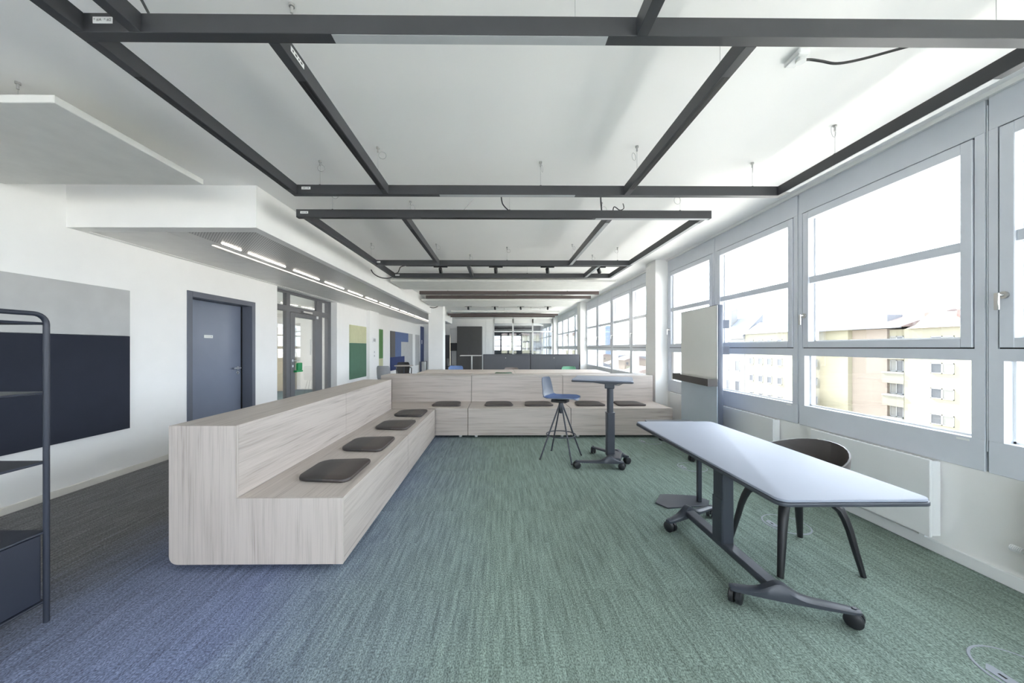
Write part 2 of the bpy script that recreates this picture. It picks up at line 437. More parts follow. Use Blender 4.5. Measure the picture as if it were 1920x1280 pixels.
# columns between the window bays
COLS = [(-5.3, -4.9), (0.40, 0.78), (5.90, 6.29), (11.37, 11.82), (16.95, 17.35)]
for i, (a, b) in enumerate(COLS):
    if i == 0: continue
    ob('column', MB().box(2.71, XO, a, b, 0, ZC, 0.004), 'wall', kind=ST, label=['', 'white wall column behind the camera position', 'white column rising behind the end of the wooden bench', 'white column at the end of the charcoal sideboards', 'white column beside the far glass partition'][i])
ob('column', MB().box(-2.36, -1.87, 11.40, 11.85, 0, ZC, 0.004), 'wall', kind=ST, label='free-standing square white column in front of the bulkhead')

# ---- windows -------------------------------------------------------------
FX0, FX1 = XR-0.008, XR+0.10
def window(i, y0, y1, label):
    """one grey window unit between y0 (near) and y1 (far): opening sash above, fixed pane below"""
    t = thing('window_%d' % i, (XR, (y0+y1)/2, 0.626), label, kind=ST)
    a, b = y0+0.008, y1-0.008
    ja, jb = y0+0.052, y1-0.046
    la, lb = y0+0.066, y1-0.07
    f = MB()
    f.box(FX0, FX1, a, b, 2.661, ZC-0.03, 0.002)                   # header panel
    f.box(FX0, FX1, a, ja, 1.36, 2.661).box(FX0, FX1, jb, b, 1.36, 2.661)
    f.box(FX0, FX1, a, b, 1.29, 1.361)                            # transom
    f.box(FX0, FX1, a, la, 0.813, 1.29).box(FX0, FX1, lb, b, 0.813, 1.29)
    f.box(FX0, FX1, a, b, 0.622, 0.813, 0.002)
    fr = ob('frame', f, 'frame', t)
    ob('seam_strip', MB().box(FX0+0.004, FX0+0.03, y1-0.003, y1+0.003, 0.745, 2.82), 'frame', fr)
    ob('seam_backing', MB().box(FX0+0.031, FX1-0.002, y1-0.0078, y1+0.0078, 0.622, ZC-0.031), 'gasket', fr)
    ob('drain_tag', MB().box(FX0-0.002, FX0, y0+0.075, y0+0.135, 0.788, 0.799), 'sticker', fr)
    g = MB().box(FX0+0.012, FX1, ja-0.002, ja+0.008, 1.361, 2.661).box(FX0+0.012, FX1, jb-0.008, jb+0.002, 1.361, 2.661)
    g.box(FX0+0.012, FX1, ja, jb, 1.361, 1.369).box(FX0+0.012, FX1, ja, jb, 2.653, 2.661)
    ob('gasket', g, 'gasket', t)
    # sash
    s = MB(); sx0, sx1 = FX0-0.006, FX1-0.01
    p, q = ja+0.008, jb-0.008
    ga, gb = y0+0.115, y1-0.114
    s.box(sx0, sx1, p, ga, 1.369, 2.653, 0.003).box(sx0, sx1, gb, q, 1.369, 2.653, 0.003)
    s.box(sx0+0.001, sx1, ga, gb, 1.369, 1.424).box(sx0+0.001, sx1, ga, gb, 2.586, 2.653)
    sh = ob('sash', s, 'frame', t)
    ob('glazing_bar', MB().box(sx0+0.012, sx1, ga, gb, 1.974, 2.036, 0.002), 'frame', sh)
    px = FX1-0.04
    for z0, z1 in ((1.424, 1.974), (2.036, 2.586)):
        ob('pane', MB().box(px, px+0.006, ga, gb, z0, z1), 'glass', sh)
    ob('pane', MB().box(px, px+0.006, la, lb, 0.813, 1.29), 'glass', t)
    bd = MB()
    for (ya, yb, za, zb) in ((ga, gb, 1.424, 2.586), (la, lb, 0.813, 1.29)):
        bd.box(px-0.012, px-0.001, ya, ya+0.012, za, zb).box(px-0.012, px-0.001, yb-0.012, yb, za, zb)
        bd.box(px-0.012, px-0.001, ya, yb, za, za+0.012)
    ob('glazing_bead', bd, 'bead', t)
    # handle on the far stile
    hy = q-0.022
    h = MB().cyl((sx0-0.012, hy, 1.672), 0.021, 0.012, 0, 18)
    h.tube([(sx0-0.012, hy, 1.672), (sx0-0.045, hy, 1.672)], 0.008, 10)
    h.box(sx0-0.052, sx0-0.040, hy-0.010, hy+0.010, 1.585, 1.684, 0.003)
    ob('handle', h, 'steel', t, smooth=True)
    return t
PW = 1.2905
wn = 0
names = {5: 'grey window cut off by the frame edge, with steel lever handle', 6: 'large grey window facing the yellow apartment block', 7: 'grey window behind the mobile whiteboard', 8: 'grey window between whiteboard and white column'}
for bi, start in enumerate((-4.82, 0.732, 6.25, 11.80, 17.36)):
    for k in range(4):
        wn += 1
        y0 = start+k*PW; y1 = y0+PW
        lab = names.get(wn) or 'grey framed window, number %d along the window wall past bay %d' % (k+1, bi)
        lab = names.get(wn) or ['grey window in the bay behind the camera', '', 'grey window of the middle bay behind the standing table', 'grey window of the far bay past the second column', 'grey window inside the glazed far room'][bi]
        wo = window(wn, y0, y1, lab)
        if wn not in names: wo['group'] = ['windows of the rear bay', '', 'windows of the middle bay', 'windows of the far bay', 'windows of the far room'][bi]
    ob('trim_2', MB().box(FX0+0.03, XO, start-0.5 if bi else start, start+0.004, 0.6, ZC), 'wall', kind=ST, label='white filler strip between column and window bay', group='filler strips between columns and windows')
    ob('trim_2', MB().box(FX0+0.03, XO, start+4*PW-0.004, start+4*PW+0.42, 0.6, ZC), 'wall', kind=ST, label='white filler strip between column and window bay', group='filler strips between columns and windows')

# ---- rear wall with a glazed opening (behind the camera) -----------------
rw = MB().box(XL-WT, -3.7, YB-0.3, YB, 0, ZC).box(2.75, XO, YB-0.3, YB, 0, ZC).box(-3.7, 2.75, YB-0.3, YB, 0, 0.40).box(-3.7, 2.75, YB-0.3, YB, 2.82, ZC)
ob('wall_rear', rw, 'wall', kind=ST, label='white rear wall with a wide glazed opening, out of the picture')
t = thing('window_90', (-0.5, YB-0.15, 0.45), 'wide window in the rear wall, out of the picture', kind=ST)
f = MB()
for x in (-3.7, -2.55, -1.2, 0.13, 1.48, 2.63): f.box(x, x+(0.18 if -3 < x < 2 else 0.1), YB-0.2, YB-0.05, 0.40, 2.82)
for z in (0.40, 0.95, 1.5, 2.24, 2.75): f.box(-3.7, 2.75, YB-0.2, YB-0.1, z, z+0.07)
ob('frame', f, 'gframe', t)
for a, b in ((-3.6, -2.55), (-2.31, -1.2), (-0.96, 0.13), (0.37, 1.48), (1.72, 2.63)): ob('pane', MB().box(a, b, YB-0.155, YB-0.15, 0.47, 2.75), 'glass', t)

# ---- far wall: white panelling, dark door, glass partition ---------------
GX0, GX1 = -0.29, 2.62
fw = thing('wall_far', (-1.9, YF, 0), 'white panelled end wall behind the tall charcoal cabinet', kind=ST)
xs = [XL, -2.62, -1.75, -0.72, GX0]
for a, b in zip(xs[:-1], xs[1:]):
    zs = (0, 2.24, ZC) if a >= -0.8 else (0, 2.36, ZC)
    if a == XL:
        ob('wall_panel', MB().box(a, -3.45, YF, YF+0.12, 0, ZC), 'wall', fw); ob('wall_panel', MB().box(-3.45, b, YF, YF+0.12, 2.03, ZC), 'wall', fw)
        continue
    for z0, z1 in zip(zs[:-1], zs[1:]):
        ob('wall_panel', MB().box(a+0.006, b-0.006, YF, YF+0.1, z0+0.005, z1-0.005, 0.004), 'wall', fw)
ob('wall_core', MB().box(-2.62, GX0, YF+0.03, YF+0.12, 0, ZC), 'wall', fw)
d3 = thing('door_3', (-3.03, YF, 0), 'plain charcoal door on the far end wall behind the column', kind=ST)
ob('leaf', MB().box(-3.43, -2.64, YF+0.02, YF+0.07, 0.005, 2.03, 0.003), 'cabinet', d3)
ob('handle', MB().tube([(-3.36, YF+0.02, 1.05), (-3.36, YF-0.04, 1.05), (-3.24, YF-0.04, 1.05)], 0.011, 8), 'steel', d3)

gp = thing('window_30', ((GX0+GX1)/2, YF, 0), 'white framed glass partition of the far meeting room', kind=ST)
f = MB(); gx = [GX0, 0.745, 1.80, 2.86]
for x in gx: f.box(x-0.035, x+0.035, YF, YF+0.08, 0, ZC)
for z0, z1 in ((0, 0.07), (2.19, 2.25), (2.66, ZC)): f.box(GX0, XR, YF, YF+0.08, z0, z1)
ob('frame', f, 'wall', gp)
for a, b in zip(gx[:-1], gx[1:]):
    for z0, z1 in ((0.07, 2.19), (2.25, 2.66)):
        ob('pane', MB().box(a+0.035, b-0.035, YF+0.03, YF+0.036, z0, z1), 'glassdark', gp)
# meeting room behind the glass: dark side and end wall with windows
ob('wall_meeting', MB().box(-0.55, GX0-0.1, YF+0.12, 24.3, 0, ZC).box(GX0-0.1, XO, 24.0, 24.3, 2.45, ZC).box(GX0-0.1, XO, 24.0, 24.3, 0, 0.85).box(GX0-0.1, 0.05, 24.0, 24.3, 0.85, 2.45).box(1.3, 1.5, 24.0, 24.3, 0.85, 2.45), 'cabinet', kind=ST, label='charcoal walls of the meeting room behind the glass')
t = thing('window_31', (1.2, 24.1, 0.85), 'dark framed end window seen through the glass partition', kind=ST)
f = MB()
for x in (0.05, 0.58, 1.22, 1.5, 2.15, 2.86): f.box(x, x+0.12, 24.05, 24.12, 0.85, 2.45)
for z in (0.85, 1.22, 1.72, 2.35): f.box(0.05, 2.95, 24.05, 24.12, z, z+0.10)
ob('frame', f, 'cabinet', t)
for a, b in ((0.1, 0.62), (0.67, 1.27), (1.55, 2.2), (2.25, 2.9)): ob('pane', MB().box(a, b, 24.08, 24.085, 0.9, 2.4), 'glass', t)

# ---- bulkhead along the corridor -----------------------------------------
BX, BY, BZ, BE = -2.28, 3.225, 2.494, 16.6
bh = thing('ceiling_bulkhead', (-3.1, BY, BZ), 'white dropped bulkhead over the corridor with perforated underside', kind=ST)
b = MB().prism([(XL, BY), (BX, BY), (BX, BE), (XL, BE), (XL, BE-0.03), (BX-0.03, BE-0.03), (BX-0.03, BY+0.03), (XL, BY+0.03)], BZ, ZC)
ob('bottom_trim', MB().box(XL, BX-0.031, BY+0.031, BY+0.13, BZ, BZ+0.02), 'wall', bh)
ob('bottom_trim', MB().box(BX-0.10, BX-0.031, BY+0.131, BE-0.04, BZ, BZ+0.02), 'wall', bh)
ob('bottom_trim', MB().box(XL+0.001, XL+0.05, BY+0.131, BE-0.04, BZ, BZ+0.02), 'wall', bh)
ob('casing', b, 'wall', bh)
ob('shadow_gap', MB().box(XL+0.05, BX-0.10, BY+0.13, BE-0.04, BZ+0.03, BZ+0.04), 'gasket', bh)
ys = [BY+0.137+1.2*k for k in range(12)]
for y in ys:
    y2 = min(y+1.194, BE-0.03)
    if y2-y < 0.2: continue
    ob('smooth_panel', MB().box(XL+0.055, -3.26, y, y2, BZ+0.006, BZ+0.02), 'soffitgrey', bh)
    ob('perforated_panel', MB().box(-3.06, BX-0.108, y, y2, BZ+0.006, BZ+0.02), 'perf', bh)
    ob('smooth_panel', MB().box(-3.255, -3.065, y, y2, BZ+0.006, BZ+0.02), 'soffitgrey', bh)
ob('light_channel', MB().box(-3.178, -3.148, 3.80, BE-0.4, BZ+0.001, BZ+0.006, 0.002), 'led2', bh)  # no lamp: emissive strip imitating the soft glow beside the LED strips
y = 3.72
for ln, gap in ((0.27, 0.12),)+((0.70, 0.2),)*12:
    ob('led_strip', MB().box(-3.007, -2.993, y, y+ln, BZ-0.003, BZ+0.006, 0.002), 'led', bh); y += ln+gap

# ---- dark door in the left wall ------------------------------------------
y0, y1, zt = D1
d = thing('door_1', (XL, (y0+y1)/2, 0), 'slate blue door with steel lever handle in white wall', kind=ST)
c = MB().box(XL-0.22, XL+0.012, y0, y0+0.075, 0, zt, 0.003).box(XL-0.22, XL+0.012, y1-0.075, y1, 0, zt, 0.003).box(XL-0.22, XL+0.012, y0+0.0755, y1-0.0755, zt-0.075, zt, 0.003)
ob('door_frame', c, 'doorframe', d)
c = MB().box(XL-0.175, XL-0.16, y0+0.075, y0+0.085, 0, zt-0.075).box(XL-0.175, XL-0.15, y1-0.085, y1-0.075, 0, zt-0.075)
ob('seal', c, 'gasket', d)
ob('leaf', MB().box(XL-0.215, XL-0.165, y0+0.077, y1-0.088, 0.006, zt-0.08, 0.003), 'door', d)
hx, hy = XL-0.165, y1-0.16
h = MB().cyl((hx, hy, 1.04), 0.026, 0.010, 0, 18).tube([(hx, hy, 1.04), (hx+0.05, hy, 1.04), (hx+0.055, hy-0.02, 1.04), (hx+0.055, hy-0.13, 1.04)], 0.013, 10)
ob('handle', h, 'chrome', d, smooth=True)
k = MB().cyl((hx, hy, 0.965), 0.026, 0.008, 0, 18); kk = ob('lock_plate', k, 'chrome', d, smooth=True)
ob('keyhole', MB().box(hx+0.007, hx+0.010, hy-0.006, hy+0.006, 0.948, 0.98, 0.002), 'slot', kk)
sg = ob('door_sign', MB().box(hx, hx+0.003, y0+0.45, y0+0.60, 1.505, 1.548, 0.001), 'sticker', d)
ob('print_line', MB().box(hx+0.003, hx+0.0035, y0+0.465, y0+0.555, 1.524, 1.529).box(hx+0.003, hx+0.0035, y0+0.56, y0+0.585, 1.521, 1.533), 'pgrey', sg)

# ---- glazed door set in the left wall ------------------------------------
GXP = XL-0.15
y0, y1, zt = G1
d = thing('door_2', (GXP, (y0+y1)/2, 0), 'graphite framed glass door with sidelights and green exit box', kind=ST)
Y = lambda v: v+0.034
c = MB()
fx0, fx1 = GXP-0.07, GXP
m1a, m1b, da, db, m2b, sb_ = Y(6.74), Y(6.86), Y(7.02), Y(7.79), Y(8.10), Y(8.36)
c.box(fx0, fx1, m1a, m1b, 0, zt).box(fx0, fx1, Y(7.90), m2b, 0, zt).box(fx0, fx1, sb_, y1, 0, zt).box(fx0, fx1, y0, y0+0.06, 0, zt)
for ya, yb in ((y0+0.0605, m1a-0.0005), (m1b+0.0005, Y(7.8995)), (m2b+0.0005, sb_-0.0005)): c.box(fx0, fx1, ya, yb, 2.09, 2.20).box(fx0, fx1, ya, yb, zt-0.045, zt)
ob('door_frame', c, 'gframe', d)
lf = ob('leaf', MB().box(fx0+0.01, fx1+0.006, m1b+0.005, da, 0.01, 2.08, 0.003).box(fx0+0.01, fx1+0.006, db, Y(7.895), 0.01, 2.08, 0.003).box(fx0+0.01, fx1+0.006, da+0.0005, db-0.0005, 2.0, 2.08).box(fx0+0.01, fx1+0.006, da+0.0005, db-0.0005, 0.01, 0.10), 'gframe', d)
ob('pane', MB().box(GXP-0.04, GXP-0.034, da, db, 0.10, 2.0), 'glass', lf)
for a, b2 in ((y0+0.06, m1a), (m2b, sb_)):
    ob('pane', MB().box(GXP-0.04, GXP-0.034, a, b2, 0, 2.09), 'glass', d)
for a, b2 in ((y0+0.06, m1a), (m1b, Y(7.90)), (m2b, sb_)):
    ob('pane', MB().box(GXP-0.04, GXP-0.034, a, b2, 2.20, zt-0.045), 'glass', d)
e = ob('exit_box', MB().box(GXP+0.006, GXP+0.075, Y(6.96), Y(7.02)+0.16, 0.86, 0.90, 0.004).box(GXP+0.006, GXP+0.06, Y(7.04), Y(7.04)+0.15, 0.90, 1.05, 0.01), 'exit', lf)
h = MB().tube([(GXP+0.006, Y(6.93), 1.10), (GXP+0.06, Y(6.93), 1.10), (GXP+0.06, Y(7.05), 1.10)], 0.010, 8).cyl((GXP+0.006, Y(6.93), 1.10), 0.026, 0.008, 0, 14).cyl((GXP+0.006, Y(6.93), 0.99), 0.024, 0.008, 0, 14)
ob('handle', h, 'chrome', lf, smooth=True)
ob('door_closer', MB().box(GXP, GXP+0.04, Y(7.28), Y(7.62), 2.105, 2.145, 0.004), 'steel', d)
ob('sensor', MB().box(GXP, GXP+0.03, Y(7.83), Y(7.88), 2.02, 2.08, 0.003), 'sticker', lf)
ob('pull_bar', MB().box(GXP-0.07, GXP-0.05, db-0.10, db-0.07, 1.2, 1.55, 0.003), 'steel', lf)
# bright corridor behind it
cr = MB().box(-8.2, -8.05, 5.6, 11.4, 0, ZC).box(-8.2, XL-WT, 5.45, 5.6, 0, ZC).box(-8.2, XL-WT, 11.2, 11.35, 0, ZC)
ob('wall_corridor', cr, 'wall', kind=ST, label='white walls of the side room seen through the glass door')
ob('ceiling_side_room', MB().box(-8.05, XL-WT, 5.6, 11.2, 2.7, 2.72), 'ceiling', kind=ST, label='white ceiling of the side room behind the glass door')
t = thing('ceiling_light', (-6.2, 7.4, 2.69), 'square ceiling light in the side room behind the glass door', 'ceiling light')
ob('housing', MB().box(-6.85, -5.55, 6.75, 8.05, 2.67, 2.70, 0.004), 'wall', t)
ob('diffuser', MB().box(-6.8, -5.6, 6.8, 8.0, 2.662, 2.67), emit_mat('side_room_lamp', (255, 250, 244), 14.0), t)
t = thing('cupboard', (-7.3, 11.0, 0), 'beige cupboard in the side room behind the glass door', 'cupboard')
ob('body', MB().box(-8.0, -6.6, 10.75, 11.18, 0.0, 2.0, 0.004), 'beige', t)
for k in range(2):
    dd = ob('cupboard_door', MB().box(-7.99+k*0.69, -7.99+k*0.69+0.68, 10.73, 10.75, 0.1, 1.98, 0.003), 'beige', t)
    ob('knob', MB().box(-7.99+k*0.69+0.04, -7.99+k*0.69+0.06, 10.705, 10.73, 0.95, 1.15, 0.003), 'steel', dd)
t = thing('notice_board', (-8.04, 7.4, 1.1), 'white notice board on the side room wall', 'notice board')
ob('board', MB().box(-8.045, -8.03, 6.9, 8.0, 1.1, 1.8, 0.003), 'sticker', t); ob('border', MB().box(-8.045, -8.04, 6.88, 8.02, 1.08, 1.82), 'pgrey', t)

# ================================================================== suspended frames
Z0, Z1, BW = 2.610, 2.686, 0.046

def wire_set(par, x, y, coil=None, r=0.018, zb=Z1):
    """ceiling anchor with a thin cable down to the beam and a coil of spare cable"""
    an = ob('ceiling_anchor', MB().cyl((x, y, ZC-0.012), 0.012, 0.012, 2, 12).cyl((x, y, ZC-0.040), 0.006, 0.03, 2, 10), 'wire', par, smooth=True)
    ob('suspension_cable', MB().tube([(x, y, zb+0.006), (x, y, ZC-0.03)], 0.0011, 5), 'wire', an)
    ob('cable_grip', MB().cyl((x, y, zb), 0.008, 0.010, 2, 10), 'cable', an)
    if coil is not None:
        dx, dz, ang = coil
        ob('cable_coil', MB().torus((x+dx, y+0.01, ZC-0.045+dz), r, 0.0018, 22, 5, Vector((math.cos(ang), math.sin(ang), 0)), Vector((0, 0, 1))), 'wire', an)

def bar_x(par, y, x0, x1, name='crossbeam', m='beam', z0=Z0, z1=Z1, w=BW):
    return ob(name, MB().box(x0, x1, y, y+w, z0, z1, 0.0015), m, par)
def bar_y(par, x, y0, y1, name='runner', m='beam'):
    return ob(name, MB().box(x, x+BW, y0, y1, Z0, Z1, 0.0015), m, par)
def diffuser_x(par, y, x0, x1): ob('diffuser', MB().box(x0, x1, y+0.003, y+BW-0.003, Z0-0.0015, Z0+0.002), 'diff', par)
def diffuser_y(par, x, y0, y1): ob('diffuser', MB().box(x+0.003, x+BW-0.003, y0, y1, Z0-0.0015, Z0+0.002), 'diff', par)
def slot_y(par, x, y0, y1):
    s = ob('track_slot', MB().box(x+0.006, x+BW-0.006, y0, y1, Z0-0.0012, Z0+0.002), 'slot', par)
    ob('track_rail', MB().box(x+0.0205, x+0.0225, y0, y1, Z0-0.002, Z0), 'beam', s)
def slot_x(par, y, x0, x1): ob('track_slot', MB().box(x0, x1, y+0.006, y+BW-0.006, Z0-0.0012, Z0+0.002), 'slot', par)

def sticker_x(par, x0, x1, y, z0, z1, text=None):
    s = ob('sticker', MB().box(x0, x1, y-0.0012, y+0.0005, z0, z1), 'sticker', par)
    h = z1-z0; wd = x1-x0
    if text:
        cu = bpy.data.curves.new('lettering', 'FONT'); cu.body = text; cu.size = h*0.62; cu.align_x = 'CENTER'; cu.align_y = 'CENTER'
        fo = bpy.data.objects.new('lettering_curve', cu); COL.objects.link(fo)
        bpy.context.view_layer.update()
        me = bpy.data.meshes.new_from_object(fo.evaluated_get(bpy.context.evaluated_depsgraph_get())); bpy.data.objects.remove(fo)
        me.materials.clear(); me.materials.append(M['ink'])
        o = bpy.data.objects.new('lettering', me); COL.objects.link(o); o.parent = s
        o.location = Vector(((x0+x1)/2, y-0.0022, (z0+z1)/2))-chain_loc(s); o.rotation_euler = (PI/2, 0, 0)
    else:
        m = MB()
        for a, b in ((0.14, 0.24), (0.30, 0.44), (0.52, 0.60), (0.68, 0.84)): m.box(x0+a*wd, x0+b*wd, y-0.0018, y-0.001, z0+0.36*h, z0+0.62*h)
        ob('lettering', m, 'ink', s)

# frame A: nearest
YA0, YA1 = 1.355, 2.772
A = thing('suspended_light_frame', (0.3, 1.9, Z0), 'largest black suspended ceiling light frame, nearest, reaching over the table', 'light frame')
bar_x(A, YA0, -1.68, 3.05); bar_x(A, YA1, -1.68, 2.325)
bar_y(A, -1.68, -0.9, YA0); bar_y(A, -1.68, YA0+BW, YA1); bar_y(A, 2.278, YA0+BW, YA1)
bar_y(A, -1.455, -0.9, YA0); bar_y(A, 0.548, -0.9, YA0)
bar_y(A, -0.942, YA0+BW, YA1); bar_y(A, 1.018, YA0+BW, YA1)
diffuser_x(A, YA0, -0.665, 0.435); diffuser_x(A, YA1, -0.485, 0.62)
diffuser_y(A, 2.278, 1.56, 2.70)
slot_y(A, -1.68, 1.58, 2.69); slot_y(A, -0.942, 1.60, 2.69); slot_y(A, 1.018, 1.56, 2.67)
sticker_x(A, -1.597, -1.520, YA0, 2.643, 2.669, '* #A  * #2')
sticker_x(A, -1.597, -1.525, YA1, 2.647, 2.668)
# sticker on the inner runner
s = ob('sticker', MB().box(-0.897, -0.8955, 1.475, 1.575, 2.645, 2.668), 'sticker', A)
m = MB()
for a, b in ((0.12, 0.2), (0.32, 0.46), (0.56, 0.63), (0.72, 0.86)): m.box(-0.8957, -0.895, 1.475+a*0.1, 1.475+b*0.1, 2.653, 2.661)
ob('lettering', m, 'ink', s)
for x, y, c in ((-1.46, 2.795, (0.004, -0.01, 0.2)), (0.34, 2.795, (0.012, -0.005, 1.2)), (2.085, 2.795, (0.012, -0.002, 0.9)), (-0.92, 2.60, (0.03, -0.012, 0.2)), (1.041, 2.57, (-0.02, -0.03, 0.7)),
                (2.30, 2.32, (0.0, 0.01, 0.5)), (0.307, 1.378, None), (2.03, 1.378, None), (1.041, 1.6, None), (-0.919, 1.52, None)):
    wire_set(A, x, y, c, 0.038 if x > 2.2 else 0.027)

# frame B + C: middle
YB0, YB1, YC1 = 3.268, 5.155, 6.075
Bf = thing('suspended_light_frame', (0.05, 4.2, Z0), 'middle black suspended light frame over the back bench', 'light frame')
bar_x(Bf, YB0, -1.935, 2.045); bar_x(Bf, YB1, -1.89, 2.01); bar_x(Bf, YC1, -1.89, 2.01)
for x in (-1.89, 1.964): bar_y(Bf, x, YB0+BW, YB1); bar_y(Bf, x, YB1+BW, YC1)
for x in (-0.945, 1.055): bar_y(Bf, x, YB0+BW, YB1)
for x in (-0.50, 1.51): bar_y(Bf, x, YB1+BW, YC1)
slot_x(Bf, YB0, -1.70, -1.02); diffuser_x(Bf, YB0, 0.93, 2.02); slot_x(Bf, YB0, -0.75, 0.90)
slot_y(Bf, -0.945, 3.6, 5.0); diffuser_y(Bf, 1.055, 3.4, 5.1); diffuser_y(Bf, 1.964, 3.4, 5.1); diffuser_y(Bf, 1.51, 5.3, 6.0)
sticker_x(Bf, -1.895, -1.82, YB0, 2.645, 2.667); sticker_x(Bf, -1.865, -1.79, YB1, 2.645, 2.667); sticker_x(Bf, -1.845, -1.77, YC1, 2.64, 2.666)
for x, y, c in ((-1.60, 3.29, (0.02, -0.015, 0.3)), (-0.922, 3.56, (0.02, -0.02, 0.8)), (1.078, 3.58, (0.03, -0.02, 0.3)), (1.75, 3.29, (-0.02, -0.05, 0.2)), (0.1, 3.29, None), (-1.867, 5.0, (0.012, -0.01, 0.5)), (-0.922, 5.02, (0.03, -0.01, 0.2)),
                (0.12, 5.178, (0.025, -0.01, 0.2)), (1.078, 5.02, (0.03, -0.01, 0.8)), (1.80, 5.178, (-0.01, -0.01, 0.2)), (-0.478, 5.6, (0.02, -0.01, 0.2)), (1.533, 5.6, (0.02, -0.01, 0.2)), (0.5, 6.095, None)):
    wire_set(Bf, x, y, c, 0.036 if x > 1.6 and y < 4 else 0.028)

# frames further back: pairs of cross profiles, brown light on the undersides painted in
for k, (ya, yb, xa, xb) in enumerate(((7.98, 8.68, -1.86, 2.34), (13.3, 14.05, -2.0, 2.3))):
    F = thing('suspended_light_frame', (0.2, ya, Z0), ['pair of brown suspended ceiling profiles above the meeting table', 'thin dark pair of suspended profiles near the end wall'][k], 'light frame')
    bar_x(F, ya, xa, xb, m='redbrown'); bar_x(F, yb, xa, xb, m='redbrown')
    diffuser_x(F, ya, 0.4, xb-0.1); diffuser_x(F, yb, 0.4, xb-0.1)
    for x in (-1.2, 0.2, 1.6): wire_set(F, x, ya+0.02); wire_set(F, x, yb+0.02)

# spotlight rails
def rail(label, y, x0, x1, z, spots, tilt, glabel, en):
    R_ = thing('track_rail', ((x0+x1)/2, y, z), label, 'light track')
    ob('rail', MB().box(x0, x1, y-0.015, y+0.015, z-0.026, z, 0.002), 'black', R_)
    m = x0+0.3
    while m < x1:
        ob('rail_clip', MB().box(m-0.02, m+0.02, y-0.012, y+0.012, z, ZC, 0.001), 'black', R_); m += 0.95
    for i, x in enumerate(spots):
        S = thing('track_spotlight', (x, y, z-0.034), glabel[i], 'spotlight', group='spotlights on the track above y %d' % round(y))
        S['group'] = 'spotlights of one ceiling track %s' % ('over the bench' if y < 8 else 'further back')
        ob('adapter', MB().box(x-0.125, x+0.125, y-0.016, y+0.016, z-0.046, z-0.0265, 0.002), 'black', S)
        ob('stem', MB().cyl((x, y, z-0.072), 0.008, 0.027, 2, 10), 'black', S)
        d = Vector((tilt[i], 0.75, -0.66)).normalized(); c = Vector((x, y, z-0.10))
        hd = ob('lamp_head', MB().tube([c-d*0.05, c-d*0.042, c+d*0.05], [0.024, 0.033, 0.033], 16), 'black', S, smooth=True)
        ob('lens', MB().tube([c+d*0.050, c+d*0.052], 0.028, 16), 'led', hd)
        l = bpy.data.lights.new('spot_beam', 'SPOT'); l.energy = en; l.spot_size = 1.0; l.spot_blend = 0.6; l.shadow_soft_size = 0.025; l.color = (1, 0.93, 0.84)
        lo = bpy.data.objects.new('spot_beam', l); COL.objects.link(lo); lo.location = c+d*0.075; lo.rotation_euler = d.to_track_quat('-Z', 'Y').to_euler()
ORD = ['first', 'second', 'third', 'fourth']
rail('black spotlight track under the ceiling behind the middle frame', 6.25, -1.70, 2.30, 2.876, (-1.07, -0.06, 0.885, 1.83), (0.0, 0.05, 0.2, 0.5), ['black ceiling spotlight, %s from the corridor side, on the nearer track' % o for o in ORD], 30)
rail('white-ceiling spotlight track far back above the sideboards', 12.2, -1.6, 2.3, 2.866, (-1.1, -0.15, 0.77, 1.74), (0.0, 0.15, 0.25, 0.1), ['small far spotlight, %s from the corridor side, on the rear track' % o for o in ORD], 30)

# hanging white acoustic panels
def cpanel(label, x0, x1, y0, y1, zb=2.70, th=0.044, anchors=()):
    P = thing('acoustic_ceiling_panel', ((x0+x1)/2, y0, zb), label, 'ceiling panel')
    ob('panel', MB().box(x0, x1, y0, y1, zb, zb+th, 0.003), 'panelwhite', P)
    for (x, y) in anchors: wire_set(P, x, y, None, zb=zb+th)
cpanel('white suspended acoustic panel near the ceiling over the shelf rack', -4.03, -2.42, 1.875, 2.815, 2.70, 0.044, ((-2.76, 1.98), (-2.76, 2.6), (-3.7, 1.98)))
cpanel('white suspended acoustic panel just behind the middle black frame', -2.2, 2.38, 6.92, 7.86, 2.70, 0.044, ((-1.2, 7.2), (1.2, 7.2)))
cpanel('white suspended acoustic panel above the far side of meeting table', -2.2, 2.30, 9.70, 11.1, 2.70, 0.044, ((-1.2, 10.2), (1.2, 10.2)))
cpanel('white suspended acoustic panel behind the rear spotlight track', -1.80, 2.25, 12.75, 13.15, 2.70, 0.044, ((-1.2, 12.9), (1.2, 12.9)))
cpanel('farthest white suspended acoustic panel before the end wall', -2.0, 2.2, 14.5, 15.9, 2.70, 0.044, ((-1.2, 15), (1.2, 15)))

# ceiling outlet and cables
t = thing('ceiling_outlet', (1.55, 1.765, ZC), 'white cable outlet box on the ceiling above the window-side frame', 'outlet box')
ux, uy = 1.55, 1.765
ob('housing', MB().box(ux-0.03, ux+0.03, uy-0.05, uy+0.05, ZC-0.03, ZC, 0.006), 'clear', t, smooth=False)
ob('socket', MB().cyl((ux+0.012, uy-0.01, ZC-0.045), 0.022, 0.016, 2, 16), 'clear', t, smooth=True)
def cable(label, pts, r=0.006, m='cable', name='power_cable'):
    # smooth the polyline
    P = [Vector(p) for p in pts]; out = []
    n = len(P)
    for i in range(n-1):
        p0, p1, p2, p3 = P[max(i-1, 0)], P[i], P[i+1], P[min(i+2, n-1)]
        for k in range(6):
            u = k/6.0
            out.append(0.5*((2*p1)+(p2-p0)*u+(2*p0-5*p1+4*p2-p3)*u*u+(3*p1-p0-3*p2+p3)*u**3))
    out.append(P[-1])
    return ob(name, MB().tube(out, r, 8), m, label=label, cat='cable', smooth=True)
